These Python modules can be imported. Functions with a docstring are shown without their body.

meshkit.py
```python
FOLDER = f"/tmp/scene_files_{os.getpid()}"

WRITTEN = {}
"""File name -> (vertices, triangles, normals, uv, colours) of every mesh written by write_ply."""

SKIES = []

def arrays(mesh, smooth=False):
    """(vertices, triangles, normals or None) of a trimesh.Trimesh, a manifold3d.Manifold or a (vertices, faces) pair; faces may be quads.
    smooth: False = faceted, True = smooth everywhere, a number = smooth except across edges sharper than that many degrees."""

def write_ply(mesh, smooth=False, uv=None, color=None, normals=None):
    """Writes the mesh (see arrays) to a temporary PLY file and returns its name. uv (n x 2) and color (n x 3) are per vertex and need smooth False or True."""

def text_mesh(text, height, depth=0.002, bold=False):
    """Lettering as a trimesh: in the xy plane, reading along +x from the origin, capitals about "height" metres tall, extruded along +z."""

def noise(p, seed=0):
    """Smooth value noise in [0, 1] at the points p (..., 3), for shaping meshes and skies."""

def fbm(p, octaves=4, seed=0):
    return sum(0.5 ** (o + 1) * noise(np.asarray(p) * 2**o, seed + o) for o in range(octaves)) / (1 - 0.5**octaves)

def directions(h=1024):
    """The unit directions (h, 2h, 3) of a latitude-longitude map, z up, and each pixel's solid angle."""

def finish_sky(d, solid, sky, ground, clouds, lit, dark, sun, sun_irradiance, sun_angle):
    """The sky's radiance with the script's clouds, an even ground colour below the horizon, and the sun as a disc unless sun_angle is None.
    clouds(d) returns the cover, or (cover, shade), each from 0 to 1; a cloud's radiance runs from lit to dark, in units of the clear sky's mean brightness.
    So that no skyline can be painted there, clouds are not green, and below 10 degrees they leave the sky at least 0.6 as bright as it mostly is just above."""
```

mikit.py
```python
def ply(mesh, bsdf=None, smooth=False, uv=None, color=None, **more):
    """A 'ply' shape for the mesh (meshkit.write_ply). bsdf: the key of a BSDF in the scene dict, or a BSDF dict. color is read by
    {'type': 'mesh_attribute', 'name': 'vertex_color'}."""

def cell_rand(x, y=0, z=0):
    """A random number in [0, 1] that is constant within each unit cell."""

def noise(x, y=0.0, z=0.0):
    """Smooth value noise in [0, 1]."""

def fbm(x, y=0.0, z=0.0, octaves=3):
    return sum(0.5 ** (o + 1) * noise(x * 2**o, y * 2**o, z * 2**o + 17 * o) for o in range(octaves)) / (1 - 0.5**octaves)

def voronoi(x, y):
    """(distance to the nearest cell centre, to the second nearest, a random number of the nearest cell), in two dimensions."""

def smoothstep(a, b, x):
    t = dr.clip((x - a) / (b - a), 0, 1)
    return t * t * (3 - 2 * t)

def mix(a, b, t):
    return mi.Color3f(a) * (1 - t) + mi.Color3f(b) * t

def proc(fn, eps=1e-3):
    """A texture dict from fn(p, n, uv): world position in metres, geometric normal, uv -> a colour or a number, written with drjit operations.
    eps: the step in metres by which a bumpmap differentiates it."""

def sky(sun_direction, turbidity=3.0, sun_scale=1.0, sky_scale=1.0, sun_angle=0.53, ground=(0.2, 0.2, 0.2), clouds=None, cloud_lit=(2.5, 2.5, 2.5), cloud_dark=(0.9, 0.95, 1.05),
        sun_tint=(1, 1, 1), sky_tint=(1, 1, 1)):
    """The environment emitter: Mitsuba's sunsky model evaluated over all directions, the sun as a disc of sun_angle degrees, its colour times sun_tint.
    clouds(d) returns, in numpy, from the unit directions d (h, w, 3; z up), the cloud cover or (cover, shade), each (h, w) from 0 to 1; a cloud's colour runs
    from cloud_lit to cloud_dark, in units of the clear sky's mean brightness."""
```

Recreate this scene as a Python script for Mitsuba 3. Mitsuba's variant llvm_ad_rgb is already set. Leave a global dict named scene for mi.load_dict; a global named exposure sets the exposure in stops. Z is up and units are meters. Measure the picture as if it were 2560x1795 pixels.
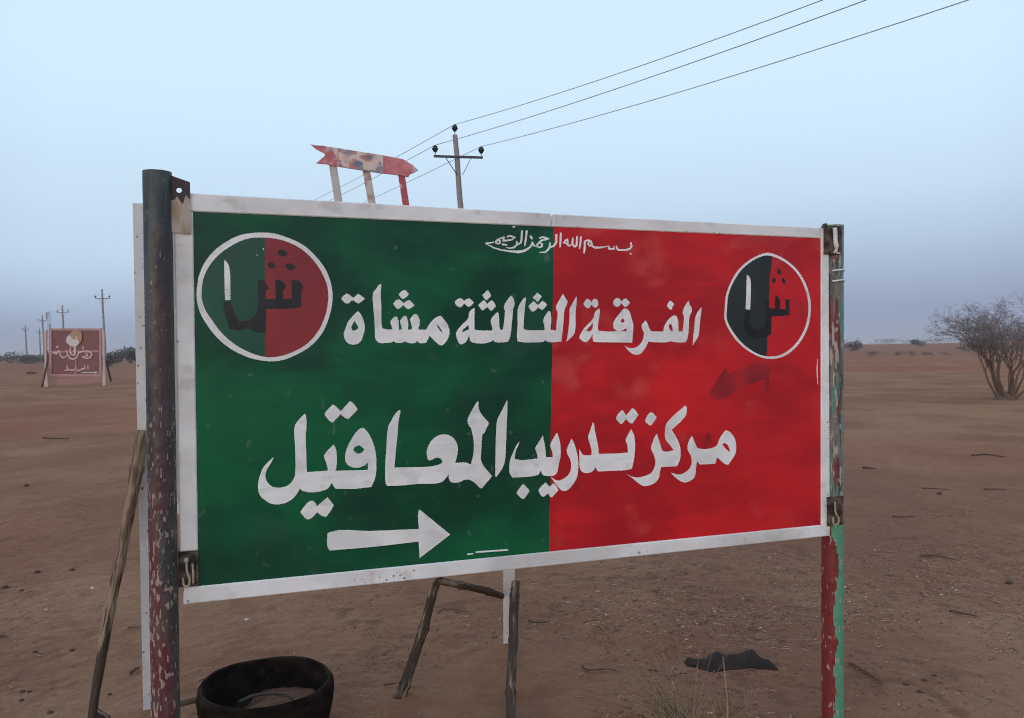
import math, random
import numpy as np, trimesh, drjit as dr, mitsuba as mi, mikit, meshkit
from mikit import ply, proc, fbm, noise, voronoi, cell_rand, smoothstep, mix
from meshkit import fbm as nfbm
from shapely.geometry import Polygon, Point, MultiPoint, box as sbox
from shapely.ops import unary_union
random.seed(7); rng = np.random.default_rng(7)

# ---------------------------------------------------------------- camera, sky, exposure
EYE, FORWARD, UP = (0.0, 0.0, 1.5), (0.0, 0.99993, -0.01221), (0.014, 0.01221, 0.99983)
exposure = 3.44
scene, labels = {}, {}
scene['camera'] = {'type': 'perspective', 'fov': 64.99, 'fov_axis': 'x', 'near_clip': 0.05, 'far_clip': 9000.0,
    'to_world': mi.ScalarTransform4f().look_at(origin=list(EYE), target=[EYE[i] + FORWARD[i] for i in range(3)], up=list(UP))}


SUN = (-0.38, -1.0, 0.13)                                # where the sun went down, behind the camera's left shoulder


def dusk(d):
    """Thin even veil after sunset: dim blue band along the eastern horizon, brighter above, open towards the sunset."""
    el = np.degrees(np.arcsin(np.clip(d[..., 2], 0, 1)))
    east = d[..., 1] / np.maximum(np.hypot(d[..., 0], d[..., 1]), 1e-6)          # 1 opposite the sunset, -1 towards it
    band = np.interp(el, [0, 2, 4.5, 7, 10, 14, 19, 26, 45, 90], [1.0, 0.95, 0.71, 0.46, 0.22, 0.08, 0.0, 0.04, 0.20, 0.35])
    band = band * (1 - 0.42 * np.clip(-d[..., 0] * 2 + 0.3, 0, 1) * np.exp(-((el - 6) / 4) ** 2))
    side = np.clip((0.87 - east) / 0.42, 0, 1)
    shade = np.clip(band + 0.70 * side * np.clip(1.2 - el / 60, 0, 1) + 0.05 * (nfbm(d * np.array([2.2, 2.2, 7.0]), 3, 5) - 0.5), 0, 1)
    toward = (d[..., 0] * SUN[0] + d[..., 1] * SUN[1]) / np.maximum(np.hypot(d[..., 0], d[..., 1]), 1e-6) / math.hypot(SUN[0], SUN[1])
    west = np.clip((toward - 0.62) / 0.33, 0, 1) * np.clip(1.15 - el / 75, 0, 1)
    pink = 0.0 * np.exp(-((el - 6.5) / 3.2) ** 2)
    return 1 - np.clip(0.95 * west + pink * np.clip((east - 0.3) / 0.5, 0, 1), 0, 1), shade


scene['sky'] = mikit.sky(SUN, turbidity=4, sun_scale=0.0, sky_tint=(0.80, 1.0, 1.75), ground=(0.2, 0.14, 0.11), clouds=dusk,
    cloud_lit=(1.19, 1.54, 1.85), cloud_dark=(0.46, 0.555, 0.82))

# ---------------------------------------------------------------- helpers
T = mi.ScalarTransform4f


def key_for(name, parent=None):
    base = f'{parent}__{name}' if parent else name
    if base not in scene and base not in labels and not any(k.startswith(base + '__') for k in scene):
        return base
    i = 1
    while True:
        k = f'{base}_{i:03d}'
        if k not in scene and k not in labels and not any(q.startswith(k + '__') for q in scene):
            return k
        i += 1


def thing(name, label, cat, group=None):
    k = key_for(name)
    labels[k] = {'label': label, 'category': cat}
    if group:
        labels[k]['group'] = group
    return k


def obj(name, mesh, m, parent=None, smooth=False, label=None, kind=None, **kw):
    k = key_for(name, parent)
    if 'uv' in mesh.metadata: kw['uv'] = mesh.metadata['uv']
    scene[k] = ply(mesh, m, smooth=smooth, **kw)
    if label or kind:
        labels[k] = {}
        if label: labels[k]['label'] = label
        if kind: labels[k]['kind'] = kind
    return k


def one(name, mesh, m, label, cat, group=None, smooth=False):
    k = thing(name, label, cat, group)
    scene[k] = ply(mesh, m, smooth=smooth, **({'uv': mesh.metadata['uv']} if 'uv' in mesh.metadata else {}))
    return k


def cat(ms):
    return trimesh.util.concatenate([m for m in ms if m is not None])


def tube(pts, rad, sides=8, cap=True):
    pts = np.asarray(pts, float)
    rad = np.full(len(pts), rad, float) if np.isscalar(rad) else np.asarray(rad, float)
    tan = np.gradient(pts, axis=0)
    tan /= np.linalg.norm(tan, axis=1, keepdims=True) + 1e-12
    ref = np.array([0, 0, 1.0]) if abs(tan[0][2]) < 0.9 else np.array([0, 1.0, 0])
    V = []
    x = np.cross(ref, tan[0]); x /= np.linalg.norm(x)
    for p, t, r in zip(pts, tan, rad):
        x = x - t * (x @ t); x /= np.linalg.norm(x) + 1e-12
        y = np.cross(t, x)
        a = np.arange(sides) * 2 * np.pi / sides
        V.append(p + r * (np.cos(a)[:, None] * x + np.sin(a)[:, None] * y))
    n = len(pts)
    V = np.concatenate(V)
    i = np.arange(sides); j = (i + 1) % sides
    Fs = [np.stack([k * sides + i, k * sides + j, (k + 1) * sides + j], 1) for k in range(n - 1)] + \
         [np.stack([k * sides + i, (k + 1) * sides + j, (k + 1) * sides + i], 1) for k in range(n - 1)]
    if cap:
        V = np.vstack([V, pts[:1], pts[-1:]])
        Fs.append(np.stack([j, i, np.full(sides, n * sides)], 1))
        Fs.append(np.stack([(n - 1) * sides + i, (n - 1) * sides + j, np.full(sides, n * sides + 1)], 1))
    return trimesh.Trimesh(V, np.concatenate(Fs), process=False)


def spline(pts, k=6):
    pts = np.asarray(pts, float)
    P = np.vstack([2 * pts[0] - pts[1], pts, 2 * pts[-1] - pts[-2]])
    out = []
    for i in range(1, len(P) - 2):
        for t in np.arange(k) / k:
            out.append(0.5 * (2 * P[i] + (P[i + 1] - P[i - 1]) * t + (2 * P[i - 1] - 5 * P[i] + 4 * P[i + 1] - P[i + 2]) * t * t + (3 * P[i] - P[i - 1] - 3 * P[i + 1] + P[i + 2]) * t ** 3))
    return np.array(out + [pts[-1]])


def bar(p0, p1, w, d, ch=0.004, up=(0, 0, 1)):
    """A chamfered rectangular bar from p0 to p1; w across, d along the side nearest to up."""
    p0, p1 = np.asarray(p0, float), np.asarray(p1, float)
    t = p1 - p0; L = np.linalg.norm(t); t /= L
    u = np.asarray(up, float); u = u - t * (u @ t)
    if np.linalg.norm(u) < 1e-6: u = np.array([0, 1.0, 0]) - t * t[1]
    u /= np.linalg.norm(u); s = np.cross(t, u)
    a, b = w / 2, d / 2
    prof = [(-a + ch, -b), (a - ch, -b), (a, -b + ch), (a, b - ch), (a - ch, b), (-a + ch, b), (-a, b - ch), (-a, -b + ch)]
    V = np.array([q + x * s + y * u for q in (p0, p1) for x, y in prof])
    n = 8; i = np.arange(n); j = (i + 1) % n
    F = [np.stack([i, j, j + n], 1), np.stack([i, j + n, i + n], 1), np.array([[0, k + 1, k] for k in range(1, n - 1)]), np.array([[n, n + k, n + k + 1] for k in range(1, n - 1)])]
    m = trimesh.Trimesh(V, np.concatenate(F), process=False)
    m.fix_normals()
    return m


def lathe(prof, seg=64):
    m = trimesh.creation.revolve(np.asarray(prof, float), sections=seg)
    return m


def curve(P, k=4, corner=50):
    """A closed outline with its soft bends rounded and its sharp corners kept."""
    P = np.asarray(P, float)
    n = len(P); out = []
    d = np.roll(P, -1, 0) - P; L = np.linalg.norm(d, axis=1, keepdims=True) + 1e-12; d /= L
    prev = np.roll(d, 1, 0)
    ang = np.degrees(np.arccos(np.clip((d * prev).sum(1), -1, 1)))
    tn = d + prev; tn /= np.linalg.norm(tn, axis=1, keepdims=True) + 1e-12
    for i in range(n):
        j = (i + 1) % n
        t0 = d[i] if ang[i] > corner else tn[i]
        t1 = d[i] if ang[j] > corner else tn[j]
        for t in np.arange(k) / k:
            h = (2 * t**3 - 3 * t**2 + 1, t**3 - 2 * t**2 + t, -2 * t**3 + 3 * t**2, t**3 - t**2)
            out.append(h[0] * P[i] + h[1] * t0 * L[i] + h[2] * P[j] + h[3] * t1 * L[i])
    return Polygon(out).buffer(0)


def strokes(L, s=1.0):
    out = []
    for st in L:
        st = np.asarray(st, float) * s
        c = [Point(x, y).buffer(r, 6) for x, y, r in st]
        out += [MultiPoint([p for q in (c[i], c[i + 1]) for p in q.exterior.coords]).convex_hull for i in range(len(c) - 1)]
    return unary_union(out).buffer(1e-6)


def sheet(shape, t0, t1):
    """A flat shape extruded along its normal from t0 to t1, in its own (x, y, normal) coordinates."""
    shape = shape.simplify(2e-4)
    ps = [g for g in getattr(shape, 'geoms', [shape]) if g.geom_type == 'Polygon' and g.area > 1e-7]
    m = cat([trimesh.creation.extrude_polygon(g, t1 - t0, engine='earcut') for g in ps])
    m.vertices[:, 2] += t0
    return m


# the painted sign's own frame: SO = lower left corner of the painted field, SA to the right, SB up, SN out of the face
SO, SA, SB = np.array((-0.9409, 2.3817, 0.8094)), np.array((0.94556, 0.32543, -0.00376)), np.array((0.00625, -0.0066, 0.99996))
SN = np.cross(SA, SB)


def on_sign(m):
    m = m.copy(); v = m.vertices
    m.vertices = SO + v[:, :1] * SA + v[:, 1:2] * SB + v[:, 2:] * SN
    return m


def S(u, v, w=0.0):
    return SO + u * SA + v * SB + w * SN


# ---------------------------------------------------------------- materials
def mat(name, fn, rough=0.6, spec=0.5, bump=None, scale=0.0, eps=2e-3, metal=0.0, two=False):
    b = {'type': 'principled', 'base_color': fn if isinstance(fn, dict) else (proc(fn) if callable(fn) else {'type': 'rgb', 'value': list(fn)}), 'roughness': rough if not callable(rough) else proc(rough), 'specular': spec, 'metallic': metal}
    if bump is not None:
        b = {'type': 'bumpmap', 'scale': scale, 'arbitrary': proc(bump, eps), 'bsdf': b}
    if two:
        b = {'type': 'twosided', 'bsdf': b}
    scene[name] = b
    return name


V3 = lambda q: mi.Vector3f(*[float(x) for x in q])


def suv(p):
    d = mi.Vector3f(p) - V3(SO)
    return dr.dot(d, V3(SA)), dr.dot(d, V3(SB))


def brush(u, v):
    """Overlapping strokes of a broad brush, mostly sideways."""
    w = fbm(u * 3, v * 3, octaves=2) * 0.25
    return 0.5 * fbm(u * 2.4, (v + w) * 17, octaves=3) + 0.3 * fbm(u * 6 + 40, (v - w) * 34, octaves=2) + 0.2 * fbm((u + w) * 16 + 9, v * 5, octaves=2)


def paint_green(p, n, uv):
    u, v = suv(p)
    a = fbm(u * 3.2, v * 3.8, octaves=4); st = brush(u, v)
    t = smoothstep(0.30, 0.70, 0.66 * a + 0.34 * st)
    col = mix((0.0045, 0.056, 0.028), (0.0050, 0.130, 0.050), t)
    old = smoothstep(0.56, 0.72, fbm(u * 2.2 + 50, v * 2.6, octaves=4)) * 0.5
    col = mix(col, (0.010, 0.040, 0.030), old)
    dust = smoothstep(0.62, 0.84, fbm(u * 9 + 70, v * 7 + 7, octaves=4)) * 0.30
    col = mix(col, (0.035, 0.105, 0.070), dust)
    scuff = smoothstep(0.79, 0.86, fbm(u * 30 + 5, v * 24, octaves=3))
    return mix(col, (0.10, 0.18, 0.13), scuff * 0.5)


def paint_red(p, n, uv):
    u, v = suv(p)
    a = fbm(u * 2.9 + 3, v * 3.6, octaves=4); st = brush(u + 5, v + 2)
    t = smoothstep(0.30, 0.70, 0.62 * a + 0.38 * st)
    col = mix((0.46, 0.014, 0.022), (0.78, 0.022, 0.026), t)
    pale = smoothstep(0.60, 0.84, fbm(u * 6 + 40 + v * 3, v * 8 - u * 3, octaves=4)) * 0.5
    col = mix(col, (0.70, 0.090, 0.070), pale)
    dull = smoothstep(1.75, 2.25, u + 0.35 * a) * 0.3
    col = mix(col, (0.38, 0.018, 0.028), dull)
    return col


def paint_white(p, n, uv):
    u, v = suv(p)
    a = fbm(u * 7, v * 7, octaves=3); st = brush(u * 2, v * 2)
    col = mix((0.76, 0.76, 0.75), (0.93, 0.925, 0.91), smoothstep(0.28, 0.66, 0.5 * a + 0.5 * st))
    thin = smoothstep(0.60, 0.80, fbm(u * 26, v * 40, octaves=3)) * 0.35
    return mix(col, (0.56, 0.58, 0.58), thin)


def frame_white(p, n, uv):
    x, y, z = p.x, p.y, p.z
    a = fbm(x * 4, y * 4, z * 4, octaves=4); b = fbm(x * 22, y * 22, z * 22, octaves=3)
    col = mix((0.66, 0.645, 0.635), (0.90, 0.89, 0.885), smoothstep(0.28, 0.68, a))
    col = mix(col, (0.50, 0.47, 0.44), smoothstep(0.60, 0.80, b) * 0.45)
    chip = smoothstep(0.80, 0.84, noise(x * 95, y * 95, z * 95)) * smoothstep(0.66, 0.74, noise(x * 9 + 3, y * 9, z * 9))
    return mix(col, (0.16, 0.12, 0.10), chip * 0.75)


def pipe_left(p, n, uv):
    x, y, z = p.x * 14, p.y * 14, p.z
    a = fbm(x * 1.6, y * 1.6, z * 2.2, octaves=4); b = fbm(x * 3 + 7, y * 3, z * 8, octaves=4)
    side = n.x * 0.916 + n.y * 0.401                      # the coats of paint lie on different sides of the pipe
    teal = mix((0.026, 0.042, 0.050), (0.058, 0.080, 0.085), b)
    wine = mix((0.052, 0.040, 0.045), (0.098, 0.060, 0.064), b)
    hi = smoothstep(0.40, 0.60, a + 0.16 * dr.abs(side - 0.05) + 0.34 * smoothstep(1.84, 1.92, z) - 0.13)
    col = mix(wine, teal, hi)
    worn = fbm(x * 5 + 3, y * 5, z * 14, octaves=4)
    col = mix(col, (0.105, 0.085, 0.075), smoothstep(0.50, 0.66, worn) * 0.55)
    col = mix(col, (0.095, 0.110, 0.108), smoothstep(0.55, 0.66, fbm(x * 3 + 30, y * 3, z * 3, octaves=4)) * 0.6)
    low = smoothstep(1.30, 0.85, z)
    maroon = mix((0.085, 0.026, 0.034), (0.17, 0.040, 0.050), b)
    col = mix(col, maroon, low * smoothstep(0.62, 0.44, a + 0.22 * side))
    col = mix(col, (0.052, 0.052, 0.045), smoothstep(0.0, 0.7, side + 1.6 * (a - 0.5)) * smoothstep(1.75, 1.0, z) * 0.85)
    col = mix(col, (0.105, 0.080, 0.075), smoothstep(0.48, 0.62, worn) * low * 0.6)
    chip = smoothstep(0.66, 0.70, fbm(x * 14, y * 14, z * 44, octaves=3) + 0.09 * low * smoothstep(0.5, -0.6, side) + 0.10 * (a - 0.5) - 0.09 * smoothstep(1.25, 1.5, z))
    return mix(col, (0.40, 0.31, 0.27), chip * 0.8)


def pipe_right(p, n, uv):
    x, y, z = p.x * 14, p.y * 14, p.z
    a = fbm(x * 1.5, y * 1.5, z * 7, octaves=4); b = fbm(x * 4 + 7, y * 4, z * 11, octaves=4)
    side = n.x * 0.830 - n.y * 0.558
    edge = side + 1.5 * (fbm(x * 0.7, y * 0.7, z * 9, octaves=4) - 0.5)
    red = mix((0.13, 0.020, 0.020), (0.27, 0.036, 0.036), b)
    green = mix((0.085, 0.27, 0.17), (0.115, 0.36, 0.235), a)
    col = mix(red, green, smoothstep(0.40, 0.43, edge))
    up = smoothstep(0.86, 0.92, z)
    strip = fbm(x * 7 + 40, y * 7, z * 8, octaves=3)
    mess = mix((0.080, 0.085, 0.078), (0.19, 0.18, 0.165), smoothstep(0.35, 0.62, b))
    mess = mix(mess, (0.10, 0.23, 0.175), smoothstep(0.53, 0.57, fbm(x * 6 + 11, y * 6, z * 7, octaves=3)))
    mess = mix(mess, (0.18, 0.040, 0.045), smoothstep(0.55, 0.59, strip))
    mess = mix(mess, (0.40, 0.37, 0.33), smoothstep(0.63, 0.67, fbm(x * 8 + 3, y * 8, z * 11, octaves=3)))
    mess = mix(mess, (0.15, 0.045, 0.045), smoothstep(-0.55, -0.75, side + 0.5 * (b - 0.5)) * smoothstep(1.85, 1.75, z))
    mess = mix(mess, (0.15, 0.27, 0.235), smoothstep(0.88, 0.95, side + 0.3 * (a - 0.5)))
    col = mix(col, mess, up)
    chip = smoothstep(0.67, 0.71, fbm(x * 7, y * 7, z * 34 + 9, octaves=3))
    return mix(col, (0.42, 0.38, 0.33), chip * 0.7)


def bracket(p, n, uv):
    x, y, z = p.x, p.y, p.z
    a = fbm(x * 45, y * 45, z * 12, octaves=3)
    rust = mix((0.045, 0.036, 0.042), (0.10, 0.065, 0.060), a)
    tan = mix((0.36, 0.27, 0.19), (0.52, 0.45, 0.38), smoothstep(0.3, 0.7, a))
    drip = smoothstep(0.40, 0.55, noise(x * 95, y * 95, z * 7) + 0.5 * smoothstep(1.955, 1.90, z) - 0.55 * smoothstep(1.935, 1.975, z))
    return mix(rust, tan, drip)


def rusty(p, n, uv):
    a = fbm(p.x * 45, p.y * 45, p.z * 45, octaves=3)
    return mix((0.035, 0.026, 0.023), (0.15, 0.105, 0.075), smoothstep(0.3, 0.75, a))


def dull_metal(p, n, uv):
    a = fbm(p.x * 60, p.y * 60, p.z * 60, octaves=2)
    return mix((0.24, 0.19, 0.14), (0.45, 0.39, 0.30), a)


def cane(p, n, uv):
    a = fbm(uv.x * 9, uv.y * 5, octaves=3); b = fbm(uv.x * 2 + 3, uv.y * 2.4 + p.x, octaves=2)
    pale = mix((0.15, 0.098, 0.064), (0.31, 0.225, 0.155), smoothstep(0.3, 0.7, a))
    dark = mix((0.036, 0.024, 0.018), (0.085, 0.055, 0.038), a)
    return mix(dark, pale, smoothstep(0.40, 0.62, 0.50 * a + 0.50 * b + 0.34 * smoothstep(0.20, 0.70, p.z) - 0.16))


def soil(p, n, uv):
    x, y = p.x, p.y
    big = fbm(x * 0.09 + 5, y * 0.09, octaves=3); mid = fbm(x * 0.8, y * 0.8, octaves=3); fine = fbm(x * 9, y * 9, octaves=3)
    speck = noise(x * 55, y * 55); grit = noise(x * 160, y * 160)
    near = smoothstep(14.0, 4.0, y)
    col = mix((0.190, 0.127, 0.098), (0.262, 0.190, 0.143), smoothstep(0.3, 0.7, 0.6 * mid + 0.4 * fine))
    col = mix(col, (0.235, 0.128, 0.100), smoothstep(0.42, 0.66, big) * 0.6)
    d = dr.sqrt(dr.square((x - 21) / 13) + dr.square((y - 46) / 7))
    col = mix(col, (0.232, 0.128, 0.100), smoothstep(1.1, 0.5, d + 0.5 * (mid - 0.5)) * 0.8)
    far = smoothstep(60.0, 160.0, dr.sqrt(x * x + y * y))
    col = mix(col, (0.185, 0.118, 0.105), far * 0.55)
    litter = smoothstep(0.45, 0.66, fbm(x * 1.7 + 20, y * 1.7, octaves=3)) * near
    col = mix(col, (0.120, 0.080, 0.060), smoothstep(0.52, 0.75, fine) * (0.15 + 0.50 * litter))
    col = mix(col, (0.075, 0.052, 0.042), smoothstep(0.80, 0.92, speck) * (0.15 + 0.55 * litter))
    col = mix(col, (0.36, 0.29, 0.23), smoothstep(0.88, 0.95, noise(x * 75 + 9, y * 75)) * (0.08 + 0.4 * litter))
    return col * mi.Color3f(1.06, 0.79, 0.62) * (0.90 + 0.20 * grit)


mat('m_green', paint_green, 0.33, 0.30, lambda p, n, uv: fbm(suv(p)[0] * 4, suv(p)[1] * 4, octaves=3), 0.006, 6e-3)
mat('m_red', paint_red, 0.36, 0.30, lambda p, n, uv: fbm(suv(p)[0] * 4 + 3, suv(p)[1] * 4, octaves=3), 0.006, 6e-3)
mat('m_letter', paint_white, 0.42, 0.5)
mat('m_frame', frame_white, 0.45, 0.5, lambda p, n, uv: fbm(p.x * 18, p.y * 18, p.z * 18, octaves=3), 0.004, 3e-3)
mat('m_emblem_green', lambda p, n, uv: mix((0.012, 0.058, 0.036), (0.012, 0.115, 0.058), fbm(suv(p)[0] * 6, suv(p)[1] * 6, octaves=3)), 0.3)
mat('m_emblem_red', lambda p, n, uv: mix((0.20, 0.020, 0.026), (0.40, 0.036, 0.036), fbm(suv(p)[0] * 7, suv(p)[1] * 5, octaves=3)), 0.35)
mat('m_emblem_dark', lambda p, n, uv: mix((0.016, 0.024, 0.023), (0.028, 0.042, 0.038), fbm(suv(p)[0] * 8, suv(p)[1] * 8, octaves=2)), 0.35)
mat('m_black_paint', lambda p, n, uv: mix((0.007, 0.007, 0.008), (0.024, 0.021, 0.022), fbm(suv(p)[0] * 20, suv(p)[1] * 14, octaves=3)), 0.35)
mat('m_ghost', lambda p, n, uv: mix((0.24, 0.014, 0.019), paint_red(p, n, uv), smoothstep(0.28, 0.85, fbm(suv(p)[0] * 9, suv(p)[1] * 9, octaves=3))), 0.35)
mat('m_pipe_left', pipe_left, 0.45, 0.4, lambda p, n, uv: fbm(p.x * 50, p.y * 50, p.z * 30, octaves=3), 0.004, 2e-3)
mat('m_pipe_right', pipe_right, 0.45, 0.4, lambda p, n, uv: fbm(p.x * 50, p.y * 50, p.z * 30, octaves=3), 0.005, 2e-3)
mat('m_bracket', bracket, 0.7, 0.3)
mat('m_rust', rusty, 0.75, 0.3, lambda p, n, uv: fbm(p.x * 90, p.y * 90, p.z * 90, octaves=2), 0.003, 1e-3)
mat('m_dull_metal', dull_metal, 0.55, 0.5)
mat('m_cane', cane, 0.7, 0.3, lambda p, n, uv: fbm(uv.x * 12, uv.y * 6, octaves=2), 0.003, 2e-3)
mat('m_soil', soil, 0.95, 0.1, lambda p, n, uv: fbm(p.x * 16, p.y * 16, octaves=4), 0.022, 4e-3)

# ---------------------------------------------------------------- ground: one sheet out to the horizon


def ground_h(x, y):
    x, y = np.asarray(x, float), np.asarray(y, float)
    P = np.stack([x, y, np.zeros_like(x)], -1)
    r = np.hypot(x, y)
    near = np.clip(1 - r / 40, 0, 1)
    h = (nfbm(P * 0.6, 3, 1) - 0.5) * 0.075 * near + (nfbm(P * 2.6, 3, 2) - 0.5) * 0.035 * near
    lit = np.clip((nfbm(P * 1.1 + 31, 2, 5) - 0.42) * 4, 0, 1) * np.clip((x + 0.2) / 0.6, 0, 1) * np.clip((7.5 - y) / 2, 0, 1)
    h = h + (nfbm(P * 9.0, 3, 3) - 0.5) * (0.008 + 0.020 * lit) * np.clip(1 - r / 14, 0, 1)
    h = h + 0.22 * np.exp(-((x - 21) / 9) ** 2 - ((y - 46) / 5) ** 2)
    for cx, cy in ((-0.516, 3.50), (-1.67, 3.09), (-0.02, 3.06), (-1.55, 3.36), (-0.04, 4.05)):      # loose soil heaped where the sticks and bars stand
        h = h + 0.022 * np.exp(-((x - cx) ** 2 + (y - cy) ** 2) / 0.010)
    far = np.clip((r - 130) / 260, 0, 1)
    return h + far * (1.3 * (nfbm(P * 0.012 + 3, 3, 4) - 0.35) + 1.5 * np.clip((x / np.maximum(r, 1) - 0.2) * 3, 0, 1))


def build_ground():
    th = np.concatenate([np.linspace(-42, 42, 520), np.linspace(42, 318, 90)[1:-1]])
    rr = np.concatenate([np.linspace(0.3, 2.6, 10)[:-1], np.geomspace(2.6, 9, 330), np.geomspace(9, 60, 150)[1:], np.geomspace(60, 7000, 110)[1:]])
    t, r = np.meshgrid(np.radians(th), rr, indexing='ij')
    x, y = r * np.sin(t), r * np.cos(t)
    V = np.stack([x, y, ground_h(x, y)], -1).reshape(-1, 3)
    n, m = t.shape
    i, j = np.meshgrid(np.arange(n), np.arange(m - 1), indexing='ij')
    a = i * m + j; b = ((i + 1) % n) * m + j
    F = np.concatenate([np.stack([a, b + 1, a + 1], -1).reshape(-1, 3), np.stack([a, b, b + 1], -1).reshape(-1, 3)])
    c = len(V); V = np.vstack([V, [[0, 0, 0]]])
    k = np.arange(n)
    F = np.vstack([F, np.stack([k * m, np.full(n, c), ((k + 1) % n) * m], 1)])
    me = trimesh.Trimesh(V, F, process=False)
    if me.face_normals[:50].mean(0)[2] < 0: me.invert()
    return me


obj('ground', build_ground(), 'm_soil', smooth=True, kind='structure')


def gz(p, dz=0.0):
    return np.array([p[0], p[1], float(ground_h(p[0], p[1])) + dz])


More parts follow.
